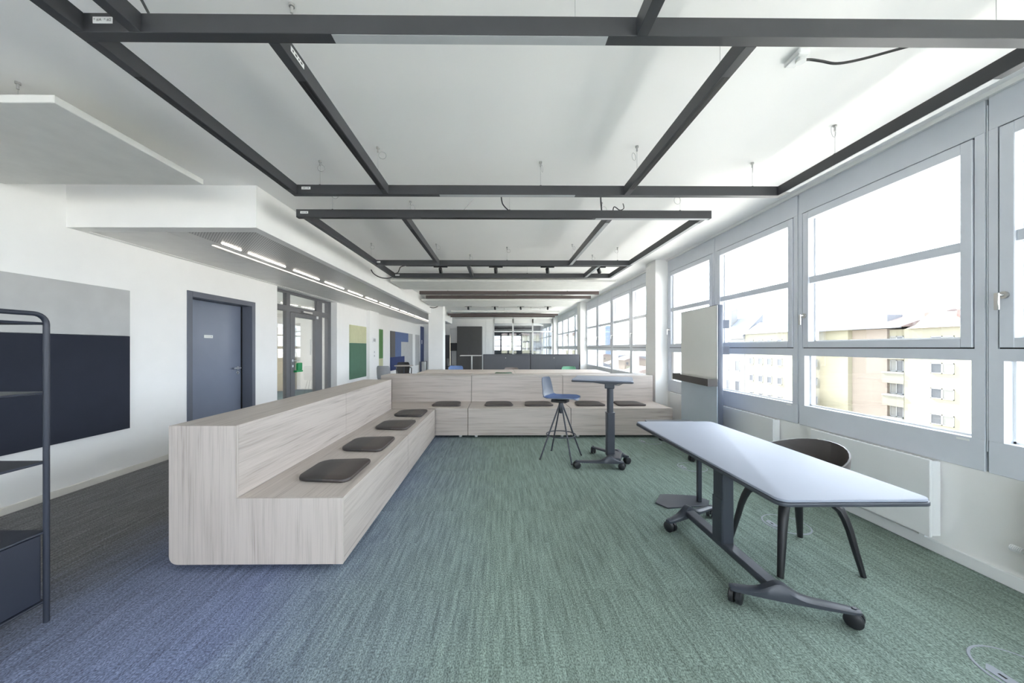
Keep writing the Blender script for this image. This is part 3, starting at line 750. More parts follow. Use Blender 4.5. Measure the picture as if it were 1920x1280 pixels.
cable('black cable curving from ceiling outlet to the near light frame', [(ux+0.03, uy, ZC-0.025), (ux+0.07, uy, ZC-0.022), (ux+0.12, uy-0.01, ZC-0.038), (ux+0.19, uy-0.02, ZC-0.058), (ux+0.28, uy-0.05, ZC-0.062), (1.92, 1.62, 2.80), (1.95, 1.46, 2.72), (1.95, 1.385, 2.69)], 0.006)
cable('coiled translucent cable at the corner of the near light frame', [(-1.70, 1.02, 2.82), (-1.66, 1.10, 2.72), (-1.60, 1.17, 2.665), (-1.53, 1.2, 2.65), (-1.47, 1.17, 2.69), (-1.45, 1.12, 2.75), (-1.52, 1.06, 2.79), (-1.62, 1.10, 2.70), (-1.56, 1.19, 2.66), (-1.48, 1.16, 2.70)], 0.006, 'clear')
cable('black cable dropping into the near frame beside its sticker', [(-1.55, 1.10, ZC), (-1.46, 1.22, 2.84), (-1.40, 1.30, 2.76), (-1.385, 1.36, 2.69)], 0.005)
cable('short black cable hanging to the middle frame near its centre', [(0.02, 3.30, ZC), (0.02, 3.30, 2.83), (0.035, 3.29, 2.75), (0.09, 3.288, 2.688)], 0.006)
cable('thin grey cable between near and middle frames', [(-0.22, 3.2, ZC), (-0.24, 3.25, 2.80), (-0.34, 3.285, 2.69)], 0.0025, 'wire')
cable('black cable hanging beside the far inner runner of the middle frame', [(0.985, 3.30, ZC), (0.985, 3.30, 2.80), (0.99, 3.29, 2.69)], 0.007)
cable('black cable looping below the ceiling inside the middle frame', [(1.15, 3.45, 2.69), (1.17, 3.47, 2.80), (1.24, 3.5, 2.78), (1.30, 3.55, 2.82), (1.31, 3.6, ZC)], 0.005)
cable('drooping black cable at the corridor end of the middle frame', [(-2.275, 6.08, 2.75), (-2.22, 6.08, 2.67), (-2.1, 6.08, 2.61), (-1.98, 6.09, 2.60), (-1.87, 6.09, 2.63)], 0.009)
cable('black feed cable of the nearer spotlight track', [(-1.85, 6.09, 2.686), (-1.83, 6.2, 2.73), (-1.79, 6.22, 2.83), (-1.70, 6.25, 2.865)], 0.008)
cable('drooping cable arc above the free-standing white column', [(-2.42, 11.25, 2.80), (-2.32, 11.25, 2.71), (-2.18, 11.25, 2.67), (-2.05, 11.25, 2.70), (-1.95, 11.25, 2.78)], 0.012)

# ================================================================== felt wall panels
def felt(label, pieces, base, thick=0.028):
    P = thing('felt_wall_panel', base, label, 'wall panel')
    for (ya, yb, za, zb, m) in pieces:
        ob('felt_sheet', MB().box(XL, XL+thick, ya+0.001, yb-0.001, za+0.001, zb-0.001, 0.003), m, P)
felt('large felt panel, light grey above navy, behind the shelf rack', [(1.35, 3.755, 0.49, 1.492, 'pnavy'), (1.35, 3.755, 1.492, 1.988, 'pgrey')], (XL, 2.5, 0.49))
felt('felt panel, sage above dark green, beside the glass door', [(9.25, 10.38, 0.495, 1.49, 'pgreen'), (9.25, 10.38, 1.49, 1.985, 'psage')], (XL, 9.8, 0.495))
felt('narrow felt panel, grass green above sage, half hidden by pilaster', [(11.3, 11.86, 0.995, 1.985, 'pgrass'), (11.3, 11.86, 0.495, 0.995, 'psage')], (XL, 11.6, 0.495))
felt('felt panel of blue and grey blocks near the blue door', [(12.7, 13.25, 1.0, 1.985, 'pdgrey'), (13.25, 14.05, 1.0, 1.985, 'pblue'), (14.05, 15.15, 1.6, 1.985, 'pblue'), (14.05, 15.15, 1.0, 1.6, 'pgrey'), (12.7, 14.55, 0.495, 1.0, 'pdblue'), (14.55, 15.15, 0.495, 1.0, 'pgrey'), (15.15, 15.9, 0.495, 1.985, 'pgrey')], (XL, 14, 0.495))
felt('narrow light grey felt panel next to the blue door', [(16.5, 17.3, 0.495, 1.985, 'pgrey')], (XL, 16.9, 0.495))
d = thing('door_4', (XL, 18.0, 0), 'navy blue corridor door at the far end of the wall', kind=ST)
ob('leaf', MB().box(XL, XL+0.03, 17.58, 18.28, 0.0, 2.45, 0.003), 'bluedoor', d)
ob('door_sign', MB().box(XL+0.03, XL+0.034, 17.72, 17.85, 1.55, 1.75), 'sticker', d)
def plate(name, label, cat, y, z, w, h, m='sticker', x=XL+0.09):
    P = thing(name, (x, y, z), label, cat)
    ob('plate', MB().box(x, x+0.008, y-w/2, y+w/2, z-h/2, z+h/2, 0.002), m, P)
    ob('inset', MB().box(x+0.008, x+0.011, y-w*0.32, y+w*0.32, z-h*0.3, z+h*0.3, 0.001), 'pgrey', P)
plate('room_sign', 'small white room sign on the pilaster', 'sign', 10.85, 1.60, 0.3, 0.16)
plate('light_switch', 'upper light switch on the pilaster below the sign', 'switch', 10.85, 1.22, 0.085, 0.085)
plate('light_switch', 'lower light switch on the pilaster', 'switch', 10.85, 1.10, 0.085, 0.085)

# ================================================================== radiators
def radiator(y0, y1, label):
    R_ = thing('radiator', (2.88, (y0+y1)/2, 0.118), label, 'radiator')
    ob('front_plate', MB().box(2.838, 2.856, y0, y1, 0.118, 0.628, 0.004), 'radiator', R_)
    ob('body', MB().box(2.857, 2.915, y0+0.004, y1-0.004, 0.124, 0.616, 0.003), 'radiator', R_)
    g = MB()
    n = int((y1-y0)/0.05)
    for k in range(n): g.box(2.862, 2.915, y0+0.02+k*0.05, y0+0.055+k*0.05, 0.616, 0.6165)
    ob('top_grille', g, 'pgrey', R_)
    ob('foot_bracket', MB().box(2.90, 2.927, y0+0.08, y0+0.11, 0.078, 0.13), 'radiator', R_)
for ya, yb, l in ((0.97, 1.82, 'white flat radiator cut off by the frame edge'), (2.225, 3.09, 'white flat radiator behind the rolling table and tub chair'), (3.515, 4.375, 'white flat radiator behind the mobile whiteboard'), (4.81, 5.66, 'white flat radiator hidden beside the column and whiteboard')):
    radiator(ya, yb, l)
# the valve of the nearest radiator shows on its far end
t = [o for o in bpy.data.objects if o.name == 'radiator'][0]
v = MB().tube([(2.885, 1.82, 0.245), (2.885, 1.85, 0.245)], 0.010, 10)
for k in range(7): v.cyl((2.885, 1.853+k*0.007, 0.245), 0.018, 0.0045, 1, 14)
ob('thermostat_valve', v, 'radiator', t, smooth=True)

# ================================================================== floor boxes
def floor_box(x, y, label):
    F = thing('floor_box', (x, y, 0), label, 'floor outlet')
    r = MB(); n = 48
    R0, R1, h = 0.144, 0.155, 0.003
    A_ = [[r.bm.verts.new((x+R*math.cos(2*PI*k/n), y+R*math.sin(2*PI*k/n), z)) for k in range(n)] for R, z in ((R1, 0.0005), (R1-0.002, h), (R0, h), (R0, 0.0005))]
    for a in range(3):
        for k in range(n): r.bm.faces.new((A_[a][k], A_[a][(k+1) % n], A_[a+1][(k+1) % n], A_[a+1][k]))
    ob('rim', r, 'latch', F, smooth=True)
    ob('carpet_lid', MB().tube([(x, y, 0.0005), (x, y, 0.0025)], 0.1435, 40), 'carpet', F)
    pl = ob('latch_plate', MB().prism([(-0.132, -0.035), (-0.095, -0.06), (-0.085, -0.045), (-0.085, 0.045), (-0.095, 0.06), (-0.132, 0.035)], 0.002, 0.0055), 'latch', F, local=True)
    ob('latch_slot', MB().box(-0.115, -0.105, -0.012, 0.012, 0.0055, 0.006), 'gasket', pl, local=True)
for (x, y, l) in ((2.20, 1.40, 'round floor outlet ring cut off at the bottom corner'), (2.225, 2.63, 'round floor outlet ring under the tub chair'), (2.21, 3.89, 'round floor outlet ring by the whiteboard caster'), (2.20, 4.96, 'round floor outlet ring before the bench end')):
    floor_box(x, y, l)

# ================================================================== wooden benches
BZ0, SZ, TZ = 0.04, 0.4455, 0.890
def glide(par, x, y): ob('glide', MB().cyl((x, y, 0.0), 0.026, BZ0, 2, 16, 0.004), 'clear', par, smooth=True)
def bench_y(y0, y1, label, endpanel):
    """module of the run along the corridor: back at -X, seat towards +X"""
    xb, xm, xf = -2.02, -1.61, -0.96
    B_ = thing('bench_module', ((xb+xf)/2, (y0+y1)/2, 0), label, 'bench', 'wooden bench modules around the carpet')
    a, b = y0+0.0025, y1-0.0025
    ea = a+0.021 if endpanel else a
    ob('back_top', MB().box(xb, xm, ea, b, TZ-0.022, TZ, 0.0012), 'wy', B_)
    ob('back_panel', MB().box(xm-0.019, xm, ea, b, SZ, TZ-0.022), 'wy', B_)
    ob('rear_panel', MB().box(xb, xb+0.019, ea, b, BZ0, TZ-0.022), 'wy', B_)
    ob('seat_board', MB().box(xm, xf, ea, b, SZ-0.022, SZ, 0.0012), 'wy', B_)
    ob('front_panel', MB().box(xf-0.019, xf, ea, b, BZ0, SZ-0.022), 'wy', B_)
    ob('bottom_board', MB().box(xb+0.019, xf-0.019, ea, b, BZ0+0.005, BZ0+0.024), 'wy', B_)
    pts = [(xb+0.05, BZ0), (xf, BZ0), (xf, SZ), (xm, SZ), (xm, TZ), (xb, TZ)]
    arc = [(xb+0.05-0.05*math.sin(t), BZ0+0.05-0.05*math.cos(t)) for t in (PI/2, PI*0.375, PI/4, PI/8)]
    P = pts+arc
    if endpanel:
        ob('end_panel', MB().prism(P, a, a+0.02, axis=1, bev=0.001, seg=1), 'wz', B_)
    else:
        ob('end_panel', MB().prism([(xb+0.02, BZ0+0.03), (xf-0.02, BZ0+0.03), (xf-0.02, SZ-0.03), (xm-0.02, SZ-0.03), (xm-0.02, TZ-0.03), (xb+0.02, TZ-0.03)], a, a+0.02, axis=1), 'wz', B_)
    ob('end_panel', MB().prism(P, b-0.019, b, axis=1) if not endpanel else MB().prism([(xb+0.02, BZ0+0.03), (xf-0.02, BZ0+0.03), (xf-0.02, SZ-0.03), (xm-0.02, SZ-0.03), (xm-0.02, TZ-0.03), (xb+0.02, TZ-0.03)], b-0.02, b, axis=1), 'wz', B_)
    for x in (xb+0.1, xf-0.08):
        for y in (y0+0.12, y1-0.12): glide(B_, x, y)
bench_y(2.100, 3.605, 'bench module with the exposed end panel, nearest the shelf rack', True)
bench_y(3.605, 5.135, 'bench module between the end module and the inner corner', False)
def bench_x(x0, x1, label, right=False):
    yf, ym, yb = 5.165, 5.835, 6.275
    B_ = thing('bench_module', ((x0+x1)/2, (yf+yb)/2, 0), label, 'bench', 'wooden bench modules around the carpet')
    a, b = x0+0.004, x1-0.004
    ob('back_top', MB().box(a, b, ym-0.002, yb, TZ-0.03, TZ, 0.0015), 'wx', B_)
    ob('back_panel', MB().box(a, b, ym, ym+0.019, SZ, TZ-0.03), 'wx', B_)
    ob('rear_panel', MB().box(a, b, yb-0.019, yb, BZ0, TZ-0.03), 'wx', B_)
    ob('seat_board', MB().box(a, b, yf, ym, SZ-0.022, SZ, 0.0015), 'wx', B_)
    ob('front_panel', MB().box(a, b, yf, yf+0.019, BZ0, SZ-0.022), 'wx', B_)
    ob('bottom_board', MB().box(a, b, yf+0.019, yb-0.019, BZ0+0.005, BZ0+0.024), 'wx', B_)
    o = [(yf+0.02, BZ0+0.03), (yb-0.02, BZ0+0.03), (yb-0.02, TZ-0.031), (ym+0.02, TZ-0.031), (ym+0.02, SZ-0.03), (yf+0.02, SZ-0.03)]
    full = [(yf+0.0195, BZ0), (yb-0.0195, BZ0), (yb-0.0195, TZ-0.031), (ym+0.0195, TZ-0.031), (ym+0.0195, SZ-0.0225), (yf+0.0195, SZ-0.0225)]
    ob('end_panel', MB().prism(o, a, a+0.019, axis=0), 'wz', B_)
    ob('end_panel', MB().prism(full if right else o, b-0.019, b, axis=0), 'wz', B_)
    for x in (x0+0.12, x1-0.12):
        for y in (yf+0.08, yb-0.1): glide(B_, x, y)
bench_x(-2.02, -0.472, 'corner bench module where the two runs meet')
bench_x(-0.472, 1.088, 'middle bench module of the back run, behind the bar stool')
bench_x(1.088, 2.640, 'bench module of the back run ending by the white column', True)

# seat cushions
def cushion_mesh():
    """flat leather seat pad, wider at the front (+x), rounded corners and softened rim"""
    out = []
    n = 7
    W, D = 0.465, 0.385
    corners = [((D/2, -W/2+0.005), 0.055), ((D/2, W/2-0.005), 0.055), ((-D/2, W/2-0.028), 0.095), ((-D/2, -W/2+0.028), 0.095)]
    for i, ((cx, cyy), r) in enumerate(corners):
        sx = -1 if cx > 0 else 1; sy = -1 if cyy > 0 else 1
        a0 = [-PI/2, 0, PI/2, PI][i]
        for k in range(n):
            a = a0+PI/2*k/(n-1); out.append((cx+sx*r+r*math.cos(a), cyy+sy*r+r*math.sin(a)))
    m = MB(); rings = []
    for s, z in ((0.975, 0.0), (1.0, 0.007), (1.0, 0.016), (0.985, 0.0235), (0.95, 0.0265), (0.55, 0.0285)):
        rings.append([m.bm.verts.new((x*s, y*s, z)) for x, y in out])
    N = len(out); fs = []
    for a in range(len(rings)-1):
        for k in range(N): fs.append(m.bm.faces.new((rings[a][k], rings[a][(k+1) % N], rings[a+1][(k+1) % N], rings[a+1][k])))
    fs.append(m.bm.faces.new(rings[0][::-1])); fs.append(m.bm.faces.new(rings[-1]))
    bmesh.ops.recalc_face_normals(m.bm, faces=fs)
    return m
def seam_mesh():
    m = MB(); m.box(-0.004, 0.186, -0.0006, 0.0006, 0.0268, 0.0290); return m
cush0 = None
def place_cushion(x, y, rot, label):
    global cush0
    if cush0 is None:
        T_ = thing('seat_cushion', (x, y, SZ), label, 'cushion', 'dark seat cushions on the benches', rotz=rot)
        ob('pad', cushion_mesh(), 'cush', T_, smooth=True, local=True)
        cush0 = T_
    else:
        T_ = copy_tree(cush0); T_.location = (x, y, SZ); T_.rotation_euler = (0, 0, rot); T_['label'] = label
    return T_
lead = ['largest, nearest dark cushion on the corridor-side bench', 'second dark cushion on the corridor-side bench', 'third dark cushion on the corridor-side bench', 'fourth dark cushion, last before the inner bench corner']
for (x, y, r), l in zip(((-1.222, 2.56, 0.0), (-1.236, 3.245, 0.01), (-1.222, 4.04, -0.01), (-1.226, 4.75, 0.0)), lead): place_cushion(x, y, r, l)
lead = ['dark cushion next to the inner corner on the back bench', 'dark cushion at the middle of the back bench', 'dark cushion partly behind the bar stool seat', 'dark cushion half hidden by the standing table column', 'dark cushion at the column end of the back bench']
for (x, r), l in zip(((-0.835, -PI/2), (-0.008, -PI/2+0.02), (0.63, -PI/2), (1.455, -PI/2-0.02), (2.10, -PI/2)), lead): place_cushion(x, 5.535, r, l)

# ================================================================== rolling tables
def caster(par, x, y, ang, r=0.038, h=0.092):
    """twin-wheel caster under a foot end, at parent-local x, y"""
    C_ = thing('caster', (x, y, 0), rotz=ang, parent=par)
    del_keys = [k for k in C_.keys()]
    for s in (-1, 1):
        ob('wheel', MB().tube([(0, s*0.006, r), (0, s*0.010, r), (0, s*0.026, r), (0, s*0.030, r)], [r, r, r, r*0.86], 20), 'black', C_, smooth=True, local=True)
    ob('hub', MB().box(-0.012, 0.02, -0.005, 0.005, r*0.5, h*0.78, 0.002).cyl((0.0, 0, r), 0.010, h-r, 2, 12), 'dark', C_, local=True)
    return C_

def foot_mesh(a, b, mid, hw=0.033, z0=0.070, z1=0.100, hump=0.05):
    """low foot bar from a to b (xy), swelling in height around parameter MID where it carries the beam"""
    a, b = Vector((a[0], a[1], 0)), Vector((b[0], b[1], 0)); d = (b-a); L_ = d.length; d.normalize(); nrm = Vector((-d.y, d.x, 0))
    rows = []; N = 22
    m = MB()
    for i in range(N+1):
        u = i/N; p = a+d*(L_*u)
        top = z1-0.014*abs(u-mid)/max(mid, 1-mid)+hump*math.exp(-((u-mid)/0.12)**2)
        wd = hw*(0.72+0.28*(1-abs(2*u-1)**2)) if 0 < i < N else hw*0.5
        ring = []
        for (sx, sz) in ((-1, 0), (-1, 0.72), (-0.62, 1), (0.62, 1), (1, 0.72), (1, 0)):
            ring.append(m.bm.verts.new(p+nrm*(wd*sx)+Vector((0, 0, z0+(top-z0)*sz))))
        rows.append(ring)
    fs = []
    for i in range(N):
        for k in range(6):
            fs.append(m.bm.faces.new((rows[i][k], rows[i][(k+1) % 6], rows[i+1][(k+1) % 6], rows[i+1][k])))
    fs.append(m.bm.faces.new(rows[0][::-1])); fs.append(m.bm.faces.new(rows[-1]))
    bmesh.ops.recalc_face_normals(m.bm, faces=fs)
    return m

# ---- low rolling table
TT = 0.722
tb = thing('rolling_table', (1.52, 2.2, 0), 'long grey rolling table with dark centre column by the windows', 'table')
ox, oy = 1.52, 2.2
top_o = rrect(1.19-ox, 1.862-ox, 1.435-oy, 2.985-oy, 0.045, 6)
top_i = rrect(1.195-ox, 1.857-ox, 1.44-oy, 2.98-oy, 0.042, 6)
tp = ob('tabletop', MB().prism(top_i, TT-0.012, TT, bev=0.003, seg=2), 'top', tb, smooth=True, local=True)
ob('edge_band', MB().prism(top_o, TT-0.030, TT-0.0125, bev=0.004, seg=2), 'dark', tp, smooth=True, local=True)
ob('column', MB().box(1.42-ox, 1.49-ox, 2.155-oy, 2.255-oy, 0.10, TT-0.07, 0.004), 'dark', tb, local=True)
ob('column_sleeve', MB().box(1.416-ox, 1.494-ox, 2.16-oy, 2.259-oy, 0.115, 0.40, 0.003), 'dark', tb, local=True)
ob('beam', MB().box(1.418-ox, 1.492-ox, 1.80-oy, 2.60-oy, 0.085, 0.125, 0.008, 2), 'dark', tb, local=True)
ob('foot', foot_mesh((1.245-ox, 1.835-oy), (1.765-ox, 1.655-oy), 0.40), 'dark', tb, smooth=True, local=True)
ob('foot', foot_mesh((1.25-ox, 2.52-oy), (1.735-ox, 2.765-oy), 0.42), 'dark', tb, smooth=True, local=True)
for (x, y, a) in ((1.272, 1.825, 0.75), (1.745, 1.664, -0.9), (1.277, 2.535, 2.0), (1.712, 2.752, 1.0)): caster(tb, x-ox, y-oy, a)
# supporting arms under the top
for s in (-1, 1):
    y0 = 2.205+s*0.05; y1 = 2.205+s*0.60
    ob('support_arm', MB().prism([(y0-oy, TT-0.085), (y1-oy, TT-0.045), (y1-oy, TT-0.031), (y0-oy, TT-0.031)] if s > 0 else [(y1-oy, TT-0.045), (y0-oy, TT-0.085), (y0-oy, TT-0.031), (y1-oy, TT-0.031)], 1.425-ox, 1.485-ox, axis=0), 'dark', tb, local=True)
    ob('cross_arm', MB().prism([(1.225-ox, TT-0.040), (1.39-ox, TT-0.060), (1.52-ox, TT-0.060), (1.80-ox, TT-0.040), (1.80-ox, TT-0.031), (1.225-ox, TT-0.031)], y1-oy-0.03, y1-oy+0.03, axis=1), 'dark', tb, local=True)

# ---- standing table
st = thing('standing_table', (1.31, 4.02, 0), 'high-set grey table on telescopic column beside the bar stool', 'table')
ox, oy = 1.31, 4.02
HT = 1.012
ang = math.radians(-20)
tp = ob('tabletop', MB().prism(rrect(-0.325, 0.325, -0.285, 0.285, 0.03, 5), HT-0.012, HT, bev=0.002, seg=1).rotz(ang).move((1.215-ox, 3.985-oy, 0)), 'top', st, smooth=True, local=True)
ob('edge_band', MB().prism(rrect(-0.33, 0.33, -0.29, 0.29, 0.032, 5), HT-0.030, HT-0.0125, bev=0.004, seg=1).rotz(ang).move((1.215-ox, 3.985-oy, 0)), 'dark', tp, smooth=True, local=True)
ob('column_upper', MB().cyl((0, 0, 0.45), 0.037, 0.46, 2, 24), 'dark', st, smooth=True, local=True)
ob('column_lower', MB().prism(rrect(-0.047, 0.047, -0.042, 0.042, 0.02, 4), 0.10, 0.60, bev=0.003, seg=1), 'dark', st, smooth=True, local=True)
ob('collar', MB().prism(rrect(-0.05, 0.05, -0.045, 0.045, 0.02, 4), 0.592, 0.605), 'dark', st, smooth=True, local=True)
ob('tilt_head', MB().box(-0.06, 0.05, -0.045, 0.045, 0.885, 0.962, 0.01, 2).rotz(ang), 'dark', st, local=True)
ob('support_arm', MB().prism([(-0.34, HT-0.045), (-0.05, HT-0.075), (0.06, HT-0.075), (0.20, HT-0.045), (0.20, HT-0.031), (-0.34, HT-0.031)], -0.05, 0.05, axis=1).rotz(ang), 'dark', st, local=True)
ob('release_lever', MB().tube([(0.05, 0, 0.93), (0.10, 0.0, 0.925), (0.15, -0.01, 0.955)], 0.006, 8).tube([(-0.33, -0.02, 0.965), (-0.37, -0.02, 0.955)], 0.008, 8).rotz(ang), 'steel', st, smooth=True, local=True)
ob('foot', foot_mesh((0.865-ox, 3.87-oy), (1.395-ox, 3.82-oy), 0.72, hump=0.05), 'dark', st, smooth=True, local=True)
ob('foot', foot_mesh((1.21-ox, 4.43-oy), (1.515-ox, 4.0-oy), 0.72, hump=0.04), 'dark', st, smooth=True, local=True)
ob('base_yoke', MB().prism([(-0.06, -0.19), (0.05, -0.21), (0.12, -0.05), (0.16, 0.02), (0.09, 0.13), (-0.03, 0.06)], 0.072, 0.125, bev=0.012, seg=2), 'dark', st, local=True)
for (x, y, a) in ((0.88, 3.865, 0.3), (1.378, 3.815, 2.6), (1.222, 4.42, 1.2), (1.508, 4.012, 0.4)): caster(st, x-ox, y-oy, a)

# ---- bar stool
bs = thing('bar_stool', (0.77, 4.247, 0), 'bar stool with blue seat pad and four slim dark legs', 'bar stool', rotz=math.radians(-29))
prof = [(0.215, 0.722, 0.105), (0.205, 0.735, 0.145), (0.15, 0.742, 0.185), (0.05, 0.738, 0.205), (-0.06, 0.732, 0.205), (-0.13, 0.735, 0.195), (-0.175, 0.752, 0.185), (-0.20, 0.79, 0.178), (-0.215, 0.85, 0.17), (-0.228, 0.92, 0.158), (-0.236, 0.975, 0.140), (-0.238, 0.992, 0.118)]
def shell_rows(prof, lift, curl, nu=13):
    rows = []
    for i, (x, z, hw) in enumerate(prof):
        row = []
        for k in range(nu):
            u = -1+2*k/(nu-1)
            t = min(1, max(0, (i-4)/4.0))
            row.append((x+curl*t*u*u, hw*u, z+lift*(1-t)*u*u))
        rows.append(row)
    return rows
ob('seat_shell', MB().grid(shell_rows(prof, 0.018, 0.035), 0.010), 'stoolgrey', bs, smooth=True, local=True)
pad = [(x*0.97+0.002, z+0.016, hw*0.93) for x, z, hw in prof[:7]]
ob('seat_pad', MB().grid(shell_rows(pad, 0.014, 0.0), 0.014), 'stoolblue', bs, smooth=True, local=True)
ob('under_seat', MB().prism(rrect(-0.11, 0.09, -0.08, 0.08, 0.03), 0.690, 0.722, bev=0.006), 'black', bs, local=True)
ob('hub', MB().tube([(0, 0, 0.55), (0, 0, 0.60), (0, 0, 0.66), (0, 0, 0.69)], [0.018, 0.034, 0.030, 0.024], 14), 'dark', bs, smooth=True, local=True)
for sx in (-1, 1):
    for sy in (-1, 1):
        lg = ob('leg', MB().tube([(sx*0.016, sy*0.016, 0.655), (sx*0.1985, sy*0.1985, 0.006)], 0.0095, 10), 'dark', bs, smooth=True, local=True)
        ob('foot_cap', MB().cyl((sx*0.2, sy*0.2, 0), 0.011, 0.012, 2, 10), 'black', lg, local=True)
ob('foot_ring', MB().torus((0, 0, 0.288), 0.178, 0.007, 40, 8), 'dark', bs, smooth=True, local=True)

# ---- tub chair at the rolling table
ch = thing('tub_chair', (1.925, 2.235, 0), 'black tub chair with four curved legs behind the rolling table', 'chair', rotz=PI)
def tub_rows():
    rows = []; NT = 37
    for j in range(14):
        v = j/13.0; row = []
        for i in range(NT):
            th = -PI+2*PI*i/(NT-1)              # 0 = front (+x)
            c = (1-math.cos(th))/2               # 0 front, 1 back
            H = 0.02+0.175*min(1, max(0, (c-0.16)/0.25))+0.105*max(0, (c-0.45)/0.55)**1.2
            if v < 0.55:
                r = v/0.55*0.215; z = 0.435+0.012*(v/0.55)**3
            else:
                w_ = (v-0.55)/0.45; r = 0.215+0.065*math.sin(w_*PI/2)*(0.6+0.4*c)+0.0; z = 0.447+H*(w_**1.25)
            row.append((r*math.cos(th)*(1.0 if math.cos(th) > 0 else 0.98), r*math.sin(th)*1.03, z))
        rows.append(row)
    return rows
m = MB().grid(tub_rows(), 0.009); bmesh.ops.remove_doubles(m.bm, verts=m.bm.verts, dist=0.0004)
ob('seat_shell', m, mat('black_tub_shell', (84, 79, 77), 0.4), ch, smooth=True, local=True)
ob('leg_mount', MB().cyl((0, 0, 0.395), 0.11, 0.03, 2, 20), 'black', ch, smooth=True, local=True)
for sx, sy in ((0.25, -0.215), (0.25, 0.215), (-0.25, -0.215), (-0.25, 0.215)):
    pts = []
    for (k, z) in ((0.25, 0.405), (0.45, 0.408), (0.60, 0.398), (0.70, 0.37), (0.765, 0.32), (0.82, 0.26), (0.88, 0.17), (0.94, 0.085), (1.0, 0.0)): pts.append((sx*k, sy*k, z))
    ob('leg', MB().tube(pts, [0.018, 0.023, 0.027, 0.028, 0.026, 0.024, 0.022, 0.0195, 0.017], 10, flat=(1.0, 0.85)), 'black', ch, smooth=True, local=True)

# ---- side table behind the rolling table
sd = thing('side_table', (1.6, 3.0, 0), 'dark laptop side table with flat floor plate and thin post', 'side table')
ob('base_plate', MB().prism([(1.372, 2.985), (1.43, 2.885), (1.80, 2.925), (1.87, 3.02), (1.80, 3.12), (1.55, 3.155), (1.49, 3.15)], 0.001, 0.011, bev=0.002, seg=1), 'dark', sd)
ob('post', MB().box(1.750, 1.783, 2.985, 3.018, 0.011, 0.645, 0.003), 'dark', sd)
ob('table_plate', MB().prism(rrect(1.42, 1.86, 2.99, 3.34, 0.03), 0.645, 0.66, bev=0.002, seg=1), 'dark', sd)

# ---- mobile whiteboard
wb = thing('mobile_whiteboard', (2.64, 4.53, 0), 'tall mobile whiteboard with pen tray in front of the windows', 'whiteboard', rotz=math.radians(-4.5))
# local: x towards the room is -x, length along y from -0.48 to 0.47
L0, L1 = -0.485, 0.465
ob('board_core', MB().box(0.004, 0.068, L0, L1, 0.16, 1.882, 0.012, 3), 'boardside', wb, smooth=True, local=True)
ob('writing_surface', MB().prism(rrect(L0+0.004, L1-0.004, 0.955, 1.880, [0, 0.015, 0.015, 0], 4), -0.004, 0.004, axis=0), 'whiteboard', wb, local=True)
ob('lower_sheet', MB().box(-0.002, 0.004, L0+0.004, L1-0.004, 0.165, 0.953), 'boardgrey', wb, local=True)
ob('frame_line', MB().box(-0.006, -0.003, L0+0.002, L0+0.008, 0.955, 1.878).box(-0.006, -0.003, L0+0.004, L1-0.004, 1.874, 1.880), 'boardside', wb, local=True)
tr = MB().box(-0.118, -0.108, L0-0.01, L1+0.02, 0.905, 0.992, 0.002).box(-0.108, -0.005, L0-0.01, L1+0.02, 0.905, 0.915).box(-0.108, -0.005, L0-0.01, L0, 0.915, 0.992).box(-0.108, -0.005, L1+0.01, L1+0.02, 0.915, 0.992)
ob('pen_tray', tr, 'tray', wb, local=True)
for z in (1.60, 1.285): ob('hook_bracket', MB().box(0.068, 0.155, L0+0.03, L0+0.09, z, z+0.10, 0.004), 'boardside', wb, local=True)
for y in (L0+0.02, L1-0.02):
    ft = ob('foot', MB().prism([(-0.30, 0.075), (0.19, 0.075), (0.19, 0.10), (0.06, 0.115), (0.06, 0.16), (0.01, 0.16), (0.01, 0.115), (-0.30, 0.095)], y-0.02, y+0.02, axis=1), 'dark', wb, local=True)
for (x, y) in ((-0.285, L0+0.02), (-0.285, L1-0.02), (0.17, L0+0.02), (0.17, L1-0.02)): caster(wb, x, y, 0.6)

# ---- shelf rack
rk = thing('shelf_rack', (-2.66, 1.55, 0), 'dark tubular metal shelf rack with rounded top in front of felt panel', 'shelf rack')
rx0, rx1, ry0, ry1 = -3.05, -2.262, 1.335, 1.735
tr_ = 0.0115
for x in (rx0, rx1):
    pts = [(x, ry1-tr_, 0.0), (x, ry1-tr_, 1.485)]
    for k in range(1, 7):
        a = PI/2*k/6; pts.append((x, ry1-tr_-0.05+0.05*math.cos(a), 1.485+0.05*math.sin(a)))
    for k in range(0, 7):
        a = PI/2+PI/2*k/6; pts.append((x, ry0+tr_+0.05+0.05*math.cos(a), 1.485+0.05*math.sin(a)))
    pts.append((x, ry0+tr_, 0.0))
    sf = ob('side_frame', MB().tube(pts, tr_, 12), 'rack', rk, smooth=True)
for z in (1.488, 1.143, 0.797, 0.450, 0.106):
    sh = ob('shelf_board', MB().box(rx0+0.004, rx1-0.008, ry0+0.004, ry1-0.008, z, z+0.006), 'rack', rk)
    ob('shelf_rail', MB().tube([(rx1-0.006, ry0+0.02, z), (rx1-0.006, ry1-0.02, z)], 0.0065, 8).tube([(rx0+0.006, ry0+0.02, z), (rx0+0.006, ry1-0.02, z)], 0.0065, 8).tube([(rx0, ry1-0.012, z), (rx1, ry1-0.012, z)], 0.0055, 8).tube([(rx0, ry0+0.012, z), (rx1, ry0+0.012, z)], 0.0055, 8), 'rack', sh, smooth=True)
ob('side_panel', MB().box(rx1-0.012, rx1-0.006, ry0+0.02, ry1-0.030, 0.118, 0.440), 'rack', rk)
ob('back_panel', MB().box(rx0+0.01, rx1-0.014, ry1-0.028, ry1-0.022, 0.118, 0.440), 'rack', rk)
